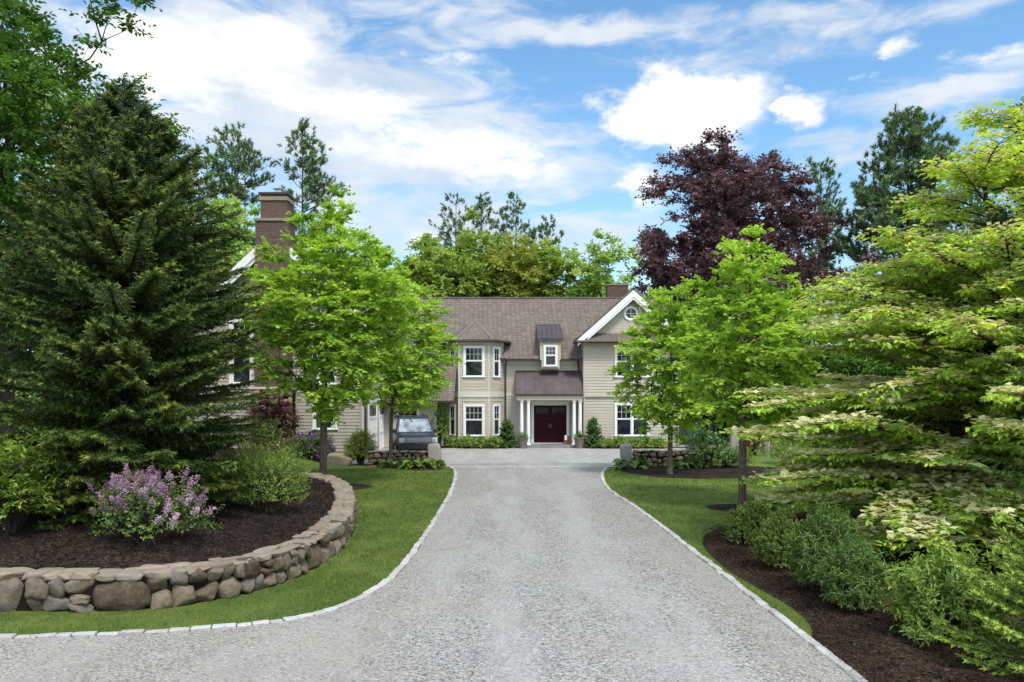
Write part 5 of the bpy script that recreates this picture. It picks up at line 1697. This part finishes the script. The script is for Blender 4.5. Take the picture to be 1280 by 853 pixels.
# climber at the bay, foundation planting, cones and pots
sh('climber', 'tall leafy climber on the corner left of the bay', 'plant', 548, 46.2, .62, 3.3, 'shrub_mid', 75, nspr=260, L=.12, W=.08, k=8, shape='kite', ry=.4, low=.05)
names = ['low green bush at the left end of the row under the bay', 'low green bush under the left bay window', 'low green bush under the middle of the bay', 'low green bush under the right bay window']
for i, px in enumerate((566, 584, 601, 617)):
    sh('bush', names[i], 'bush', px, 46.25 if i else 46.8, .55, .72 + .1 * (i % 2), 'shrub_mid', 80 + i, nspr=150, L=.10, W=.06, k=7, shape='kite', group='low bushes along the house')
names = ['low green bush right of the cone-shaped evergreen', 'low green bush under the left half of the double window', 'low green bush under the right half of the double window', 'low green bush right of the double window', 'low green bush at the corner of the house']
for i, px in enumerate((759, 775, 792, 808, 824)):
    sh('bush', names[i], 'bush', px, 46.2, .56, .70 + .12 * (i % 2), 'shrub_mid', 86 + i, nspr=150, L=.10, W=.06, k=7, shape='kite', group='low bushes along the house')
for i, (px, lab) in enumerate(((633.5, 'dark cone-shaped evergreen left of the porch'), (741.5, 'dark cone-shaped evergreen right of the porch'))):
    conifer('dwarf_conifer', lab, 'shrub', ((px - 640) / F * 46.6, 46.6, .02), 1.62 + .08 * i, .62, M['shrub_dark'], RG(95 + i), .13, 8, .06, lambda u: (1 - u) ** .75, 8, .085, .045, .03, .16, 'cone-shaped evergreens beside the porch', (.15, .8), .04, .35)
for root, sd in ((POT_L, 97), (POT_R, 98)):
    rng = RG(sd)
    q = nrm(rng.normal(0, 1, (70, 3)) * np.array([1, 1, .6]) + np.array([0, 0, .7]))
    B = np.tile(np.array([[root.location.x, root.location.y, .60]]), (70, 1)) + q * .05
    P, d, N, t = sprigs(B, q, rng.uniform(.2, .42, 70), 7, rng, 'round', .15, .5)
    foliage('leaves', P, d, N, .09, .05, 'kite', M['shrub_dark'], root, rng)

# ------------------------------------------------------------------ right lawn and right bed
sh('flowering_shrub', 'round white-dotted flowering shrub at the right end of the low wall', 'bush', 884, 33.9, .98, 1.85, 'shrub_dark', 110, nspr=420, L=.085, W=.045, k=8, flower=('whiteflower', 42, .08, 10, .05, .04, .7))
sh('bush', 'low dark bush left of the slim maple trunk, beside the white-dotted shrub', 'bush', 909, 34.0, .72, .95, 'shrub_dark', 111, nspr=220, L=.07, W=.035, k=8, shape='kite')
sh('bush', 'low green bush behind the slim maple trunk on the right lawn', 'bush', 926, 34.6, .7, 1.0, 'shrub_mid', 112, nspr=200, L=.07, W=.035, k=8, shape='kite')
sh('bush', 'pale pinkish bush between the two tall granite posts', 'bush', 941, 41.0, .85, 1.35, 'rust', 113, nspr=220, L=.07, W=.05, k=8, shape='kite', flower=('bract', 40, .10, 16, .05, .04, .6))
sh('bush', 'low green bush right of the tall granite posts', 'bush', 985, 36.5, 1.3, 1.1, 'shrub_mid', 114, nspr=300, L=.08, W=.04, k=8, shape='kite')
sh('boxwood', 'rounded boxwood at the tip of the right mulch bed', 'bush', 938, 16.8, .60, .98, 'boxwood', 120, nspr=1200, sl=.14, L=.034, W=.020, k=10, shape='kite', lump=.16, upb=.35)
sh('boxwood', 'rounded boxwood second from the tip of the right mulch bed', 'bush', 980, 14.4, .56, 1.12, 'boxwood', 121, nspr=1300, sl=.15, L=.034, W=.020, k=10, shape='kite', lump=.16, upb=.4)
sh('bush', 'fine-leaved upright dark green bush in the middle of the right bed', 'bush', 1036, 12.7, .62, 1.42, 'shrub_blue', 122, nspr=1300, sl=.22, L=.062, W=.018, k=11, lump=.16, upb=.6, ry=.6)
sh('bush', 'fine-leaved dark green bush leaning over the front of the right bed', 'bush', 1066, 11.7, .52, 1.12, 'shrub_blue', 123, nspr=800, sl=.22, L=.062, W=.018, k=11, lump=.16, upb=.5, ry=.5)
sh('bush', 'light green long-leaved bush at the lower right of the bed', 'bush', 1184, 10.35, .78, 1.26, 'shrub_mid', 124, nspr=560, sl=.30, L=.088, W=.028, k=10, lump=.2, upb=.6, ry=.75, droop=.12)
sh('bush', 'small low bush in the shade under the cream-flowered tree', 'bush', 1105, 17.2, .55, .6, 'shrub_dark', 125, nspr=160, L=.06, W=.03, k=8, shape='kite')
conifer('young_spruce', 'bright green young spruce at the bottom right corner', 'tree', (6.5, 8.75, .02), 1.75, 1.65, M['spruce_young'], RG(130), .15, 11, .055, lambda u: (1 - u) ** .5, 16, .045, .016, .04, .24, None, (-.02, .5), .06, .95)
conifer('hemlock', 'drooping green conifer at the right edge beside the cream-flowered tree', 'tree', (9.75, 13.8, .02), 5.6, 2.1, M['shrub_mid'], RG(131), .22, 8, .085, lambda u: (1 - u) ** .55, 13, .055, .022, .26, .28, None, (-.35, .4), .11, .5)

def dogwood():
    rng = RG(140)
    bx, by = 10.7, 17.0
    root = empty('dogwood_tree', (bx, by, .05), 'wide tiered dogwood covered with cream blossoms over the right bed', 'tree')
    P0, P1, R0, R1 = [], [], [], []
    TB, TD, TL, TT = [], [], [], []
    def seg(a, b, r0, r1): P0.append(a); P1.append(b); R0.append(r0); R1.append(r1)
    # three leaning stems
    stems = []
    for (dx, dy, hh, r) in ((-.8, -.3, 8.2, .13), (.5, .4, 9.7, .15), (1.6, -.2, 9.5, .12), (.1, 1.2, 8.4, .11)):
        zs = np.linspace(0, 1, 14)
        pts = np.stack([bx + dx * zs ** .8, by + dy * zs ** .8, .0 + hh * zs], 1) + np.c_[rng.normal(0, .04, (14, 2)), np.zeros(14)]
        for i in range(13): seg(pts[i], pts[i + 1], r * (1 - .85 * zs[i]), r * (1 - .85 * zs[i + 1]))
        stems.append((pts, r))
    def reach(z):   # how far the tiers spread at each height
        return np.interp(z, [0.7, 1.4, 2.6, 4.3, 5.8, 6.5, 7.6, 8.3, 9.2], [4.2, 5.6, 5.4, 4.1, 3.3, 2.5, 2.1, 1.4, .9])
    z = .95
    while z < 10.3:
        nb = 15 if z < 3.2 else 13 if z < 5.6 else 7
        for b in range(nb):
            pts, r = stems[rng.integers(len(stems))]
            zz = z + rng.uniform(-.3, .3)
            az = rng.uniform(0, 6.283)
            if rng.random() < .6: az = rng.uniform(2.2, 5.0)      # more of them towards the lawn and the drive
            c = np.array([np.interp(min(zz, pts[-1, 2]) - .4, pts[:, 2], pts[:, k]) for k in range(3)])
            d = np.array([math.cos(az), math.sin(az), 0]); Lb = reach(zz) * rng.uniform(.72, 1.08)
            perp = np.array([-d[1], d[0], 0])
            n = max(4, int(Lb / .3)); ts = np.linspace(0, 1, n + 1)
            bend = rng.normal(0, .10)
            path = c + d * (Lb * ts)[:, None] + perp * (bend * Lb * ts ** 2)[:, None] + np.array([0, 0, 1.0]) * (Lb * (.12 * ts - .16 * ts ** 2 if zz < 2 else (.20 + .035 * zz) * ts - .18 * ts ** 2) + .03 * Lb * np.sin(ts * 5 + rng.uniform(0, 6)))[:, None]
            rb = .012 + .011 * Lb
            for i in range(n): seg(path[i], path[i + 1], rb * (1 - .85 * ts[i]), rb * (1 - .85 * ts[i + 1]))
            # side limbs, each with flat sprays
            m = max(4, int(Lb * 4.4))
            for q in np.r_[np.linspace(.25, 1, m)]:
                pt = np.array([np.interp(q, ts, path[:, k]) for k in range(3)])
                tn = nrm(np.array([np.interp(min(q + .05, 1), ts, path[:, k]) for k in range(3)]) - np.array([np.interp(q - .05, ts, path[:, k]) for k in range(3)]))
                for sg in (-1, 1):
                    ll = (.28 + .62 * (1.02 - q) * min(1.4, Lb * .4)) * rng.uniform(.6, 1.15)
                    dd = nrm(tn * .8 + perp * sg * rng.uniform(.6, 1.0) + np.array([0, 0, rng.uniform(-.05, .2)]))
                    e = pt + dd * ll
                    seg(pt, e, .009, .003)
                    for u in np.linspace(.25, 1, max(2, int(ll / .17))):
                        TB.append(pt + dd * ll * u); TD.append(dd * np.array([1, 1, .3]) + rng.normal(0, .45, 3) * np.array([1, 1, .25])); TT.append(q)
        z += .54
    V, f = tubes('', P0, P1, R0, R1, None, None, 5)
    np_obj('trunk', V, [f], M['bark_dark'], root, smooth=True)
    TB = np.array(TB); TD = nrm(np.array(TD)); n = len(TB)
    k = 9
    Ls = rng.uniform(.20, .36, n)
    P, d, N, t = sprigs(TB, TD, Ls, k, rng, 'alt', .30, .7, .25, .1)
    v = np.clip(np.repeat(rng.normal(.42, .15, n), k) + rng.normal(0, .14, len(P)) + np.clip((P[:, 2] - 5) * .05, -.05, .2), 0, 1)
    foliage('crown', P, d, N, .115, .060, 'kite', M['dogwood'], root, rng, v, .3, .12)
    # four-bract blossoms standing above the sprays
    keep = rng.random(n) < np.clip(.62 + .6 * np.array(TT), 0, 1)
    B = TB[keep] + rng.normal(0, .05, (keep.sum(), 3)) * np.array([1, 1, .2]) + np.array([0, 0, .075])
    B = np.vstack([B, B + rng.normal(0, .10, B.shape) * np.array([1, 1, .3]), B + rng.normal(0, .12, B.shape) * np.array([1, 1, .25]), B + rng.normal(0, .08, B.shape) * np.array([1, 1, .15])])
    m = len(B)
    tilt = nrm(rng.normal(0, .28, (m, 3)) + np.array([0, 0, 1.0]))
    e1 = nrm(np.cross(tilt, rng.normal(0, 1, (m, 3)))); e2 = np.cross(tilt, e1)
    PP = np.repeat(B, 4, 0)
    DD = np.stack([e1, e2, -e1, -e2], 1).reshape(-1, 3) + np.repeat(tilt, 4, 0) * .18
    lo = 1 + .38 * (PP[:, 2] < 4.6)
    foliage('blossoms', PP, DD, np.repeat(tilt, 4, 0), .054 * lo, .045 * lo, 'kite', M['bract'], root, rng, np.repeat(rng.random(m), 4), .2, .1)
dogwood()

# ------------------------------------------------------------------ trees behind the house
def far_tree(name, label, px, Y, top, wid, lo, mat, seed, n=170, kind='tree', L=.34, W=.25, csize=1.2, lump=.2, nspr=11, k=9, prof=None, rb=.3, gaps=.06, bm='bark', group='trees behind the house', out=.5, flat=.55):
    rng = RG(seed)
    x = (px - 640) / F * Y
    zt = H + (HY - top) / F * Y
    rx = wid / F * Y / 2
    C = crown_points(int(n * 1.5), (x, Y, (zt + lo) / 2), (rx, rx, (zt - lo) / 2), rng, lump, out, -1, prof, gaps)
    return broadleaf(name, label, kind, (x, Y, 0), [(x, Y, 0), (x, Y, max(1.0, lo - 1)), (x + .2, Y, (zt + lo) / 2), (x, Y, zt - 1.5)], C, M[mat], M[bm], rng, rb, csize, nspr, k, L, W, 'kite', flat, .15, group, 1.0, .2)
far_tree('far_tree', 'broad mid green tree behind the ridge, left of the others and above the left maples', 538, 72, 300, 105, 6, 'wood1', 200, 210)
far_tree('far_tree', 'broad mid green tree behind the middle of the ridge', 597, 75, 287, 105, 5, 'wood1', 201, 230)
far_tree('far_tree', 'yellowish green tree behind the ridge, right of the broad mid green ones', 645, 73, 300, 66, 9, 'wood3', 202, 70, gaps=.2)
far_tree('far_tree', 'thin open tree with bare stems behind the ridge above the dormer', 682, 74, 308, 62, 11, 'wood1', 203, 50, gaps=.25)
far_tree('far_tree', 'light green round-topped tree left of the copper beech', 747, 74, 293, 112, 6, 'wood2', 204, 110, gaps=.22, lump=.25)
far_tree('far_tree', 'mid green tree behind the chimney of the left wing', 283, 62, 247, 92, 6, 'wood2', 205, 190)
far_tree('far_tree', 'mid green tree behind the left wing roof', 440, 66, 300, 100, 5, 'wood1', 206, 150)
far_tree('copper_beech', 'huge dark purple copper beech behind the right maples', 912, 58, 180, 256, 3.5, 'beech', 207, 620, L=.25, W=.165, csize=1.15, lump=.24, nspr=17, k=10, prof=lambda z: 1 - .38 * max(0, z) ** 1.3, rb=.5, gaps=.18, bm='bark_dark', out=.45)
def px_base(px, Y): return ((px - 640) / F * Y, Y, 0)
def topz(y, Y): return H + (HY - y) / F * Y
pine('pine_tree', 'slim pine with two bare poles far behind the left wing', px_base(290, 74), topz(163, 74), topz(255, 74), 3.5, RG(220), 'pines behind the house', twin=1.2, per=5, whorl=.7, tuft=.42)
pine('pine_tree', 'full slim pine just right of the tall brick chimney', px_base(378, 72), topz(163, 72), topz(330, 72), 4.0, RG(221), 'pines behind the house', per=6, whorl=.7, tuft=.42, asc=.6)
for i, (px, top, lab) in enumerate(((570, 250, 'leftmost of the row of pines showing above the ridge'), (602, 253, 'sparse second pine of the row above the ridge'), (645, 248, 'tallest pine above the middle of the ridge'), (683, 283, 'lowest pine of the row, at its right end'))):
    pine('pine_tree', lab, px_base(px, 84), topz(top, 84), topz(375, 84), 3.4, RG(222 + i), 'pines behind the house', per=4, whorl=.9, tuft=.45, asc=.5)
pine('pine_tree', 'large dense blue-green pine right of the copper beech', px_base(1135, 56), topz(147, 56), topz(430, 56), 6.4, RG(230), 'pines behind the house', per=8, whorl=.6, tuft=.42, n_need=34, sub=8, asc=.25)
pine('pine_tree', 'slim pine in the gap beside the copper beech', px_base(1026, 66), topz(205, 66), topz(400, 66), 3.2, RG(231), 'pines behind the house', per=5, whorl=.7, tuft=.42, asc=.5)
pine('pine_tree', 'pine at the right edge above the dogwood', px_base(1290, 50), topz(132, 50), topz(430, 50), 4.2, RG(232), 'pines behind the house', per=7, whorl=.6, tuft=.40, n_need=30, sub=8)
# dark evergreens closing the view beyond the right lawn
labs = ['dark evergreen behind the iron fence', 'dark evergreen behind the tall granite posts', 'dark evergreen right of the tall granite posts', 'dark evergreen beyond the lawn behind the dogwood', 'dark evergreen far right beyond the lawn', 'dark evergreen outermost on the right']
for i, (px, Y, top, wid) in enumerate(((880, 51, 395, 120), (950, 50, 415, 120), (1020, 49, 420, 120), (1100, 47, 425, 130), (1190, 46, 330, 160), (1290, 44, 320, 180))):
    far_tree('evergreen', labs[i], px, Y, top, wid, .4, 'shrub_dark', 240 + i, 230, L=.24, W=.13, csize=.85, nspr=10, k=9, rb=.14, gaps=0, bm='bark_dark', group='dark evergreens beyond the right lawn')

# ------------------------------------------------------------------ mown grass, bark chips
def blades():
    rng = RG(300)
    wall_out = [tuple(wpt(s, -.05)[0]) for s in np.linspace(wd[-1] - 2.5, 4, 60)]
    left = [tuple(p) for p in KL[2:100]] + [(-12, 10.2)] + wall_out[::-1]
    left = [tuple(p) for p in KL if p[0] > -12] + wall_out[::-1][::1] + [(-9, 33), (-6.3, 34.2)]
    right = [tuple(p) for p in KR if p[1] > 8.8] + [tuple(p) for p in bedR2 if p[1] > 8.8] + [tuple(p) for p in bedR[:30]] + [(14, 30), (9.2, 32.2), g2(880, 600), g2(820, 598), g2(779, 590)]
    Ps = []
    for poly, excl in ((np.array(left), [(-6.05, 27.5, 1.2)]), (np.array(right), [(6.5, 22.6, .95)])):
        x0, y0 = poly.min(0); x1, y1 = poly.max(0)
        n = 520000
        y = y0 + (y1 - y0) * rng.random(n) ** 1.0; x = x0 + (x1 - x0) * rng.random(n)
        keep = inpoly(x, y, poly) & (rng.random(n) < np.clip((13.0 / np.maximum(y, 1)) ** 1.7, 0, 1))
        for (cx, cy, r) in excl: keep &= np.hypot(x - cx, y - cy) > r
        Ps.append(np.stack([x[keep], y[keep]], 1))
    P2 = np.vstack(Ps)[:230000]
    P2 = np.vstack(Ps); P2 = P2[rng.permutation(len(P2))[:260000]]
    n = len(P2)
    P = np.c_[P2, ground_h(P2[:, 0], P2[:, 1])]
    D = rng.normal(0, .45, (n, 3)) + np.array([0, 0, 1.0]); D[:, 2] = np.abs(D[:, 2])
    s = np.clip(P2[:, 1] / 13, .8, 2.2)
    hgt = np.array([mnoise.noise(Vector((a * .9, b * .9, 0))) + .6 * mnoise.noise(Vector((a * 4, b * 4, 7))) for a, b in P2])
    o = foliage('grass', P, D, rng.normal(0, 1, (n, 3)), .036 * s ** .3 * np.clip(1 + .7 * hgt, .5, 1.9), .008 * s, 'needle', M['blades'], None, rng, None, .35)
    tag(o, 'short mown green grass on the lawns', 'grass', kind='stuff')
blades()

def loose_gravel():
    rng = RG(320)
    n = 90000
    x = rng.uniform(-7.5, 5.2, n); y = 8.6 + 20 * rng.random(n) ** 1.8
    P = np.array(drive_poly)
    E = np.vstack([resample(KL, .2), resample(KR, .2)])
    keep = inpoly(x, y, P)
    x, y = x[keep], y[keep]
    d = np.full(len(x), 9.0)
    for k in range(0, len(E), 50):
        d = np.minimum(d, np.hypot(x[:, None] - E[None, k:k + 50, 0], y[:, None] - E[None, k:k + 50, 1]).min(1))
    keep = (rng.random(len(x)) < .10 + .75 * np.exp(-d / .35)) & (d > .03)
    x, y = x[keep], y[keep]; m = len(x)
    o8 = np.array([(1, 0, 0), (0, 1, 0), (-1, 0, 0), (0, -1, 0), (0, 0, 1), (0, 0, -1)], float)
    s = rng.uniform(.008, .022, (m, 1, 1)) * rng.uniform(.6, 1.2, (m, 6, 1))
    a = rng.uniform(0, 6.28, m); c, sn = np.cos(a), np.sin(a)
    V = o8[None] * s * np.array([1.2, .9, .7])
    V = np.stack([V[..., 0] * c[:, None] - V[..., 1] * sn[:, None], V[..., 0] * sn[:, None] + V[..., 1] * c[:, None], V[..., 2]], -1)
    V += np.stack([x, y, np.full(m, .012)], 1)[:, None]
    b = (np.arange(m) * 6)[:, None, None]
    f = np.array([(0, 1, 4), (1, 2, 4), (2, 3, 4), (3, 0, 4)])[None] + b
    o = np_obj('loose_gravel', V.reshape(-1, 3), [f.reshape(-1, 3)], M['pebble'], None, np.repeat(rng.random(m), 4))
    tag(o, 'loose grey stones lying on the drive, thickest along its edges', 'gravel', kind='stuff')
loose_gravel()

def chips():
    rng = RG(310)
    n = 60000
    x = rng.uniform(-12, -3.4, n); y = rng.uniform(12, 26, n)
    C = np.array([wpt(s, .55)[0] for s in np.arange(3, wd[-1], .2)])
    k = inpoly(x, y, np.vstack([C, [(-14, 26), (-15, 14)]]))
    A = np.c_[x[k], y[k]]; z = bed_z(A[:, 0], A[:, 1]) + .012
    x = rng.uniform(3, 11, n); y = rng.uniform(7.5, 20, n)
    k = inpoly(x, y, np.array(bed_poly)); k2 = np.hypot(x, y) > 0
    B = np.c_[x[k], y[k]]
    for nm, Q, zz, mat, lab in (('bark_chips', A, z, M['mulch'], 'dark bark chips over the raised left bed'), ('bark_chips', B, np.full(len(B), .115), M['mulch_warm'], 'brown bark chips over the right bed')):
        m = len(Q)
        P = np.c_[Q, zz]
        D = rng.normal(0, 1, (m, 3)) * np.array([1, 1, .25]); N = rng.normal(0, .45, (m, 3)) + np.array([0, 0, 1.0])
        o = foliage(nm, P, D, N, .055, .018, 'kite', mat, None, rng, None, .5)
        tag(o, lab, 'mulch', kind='stuff')
chips()
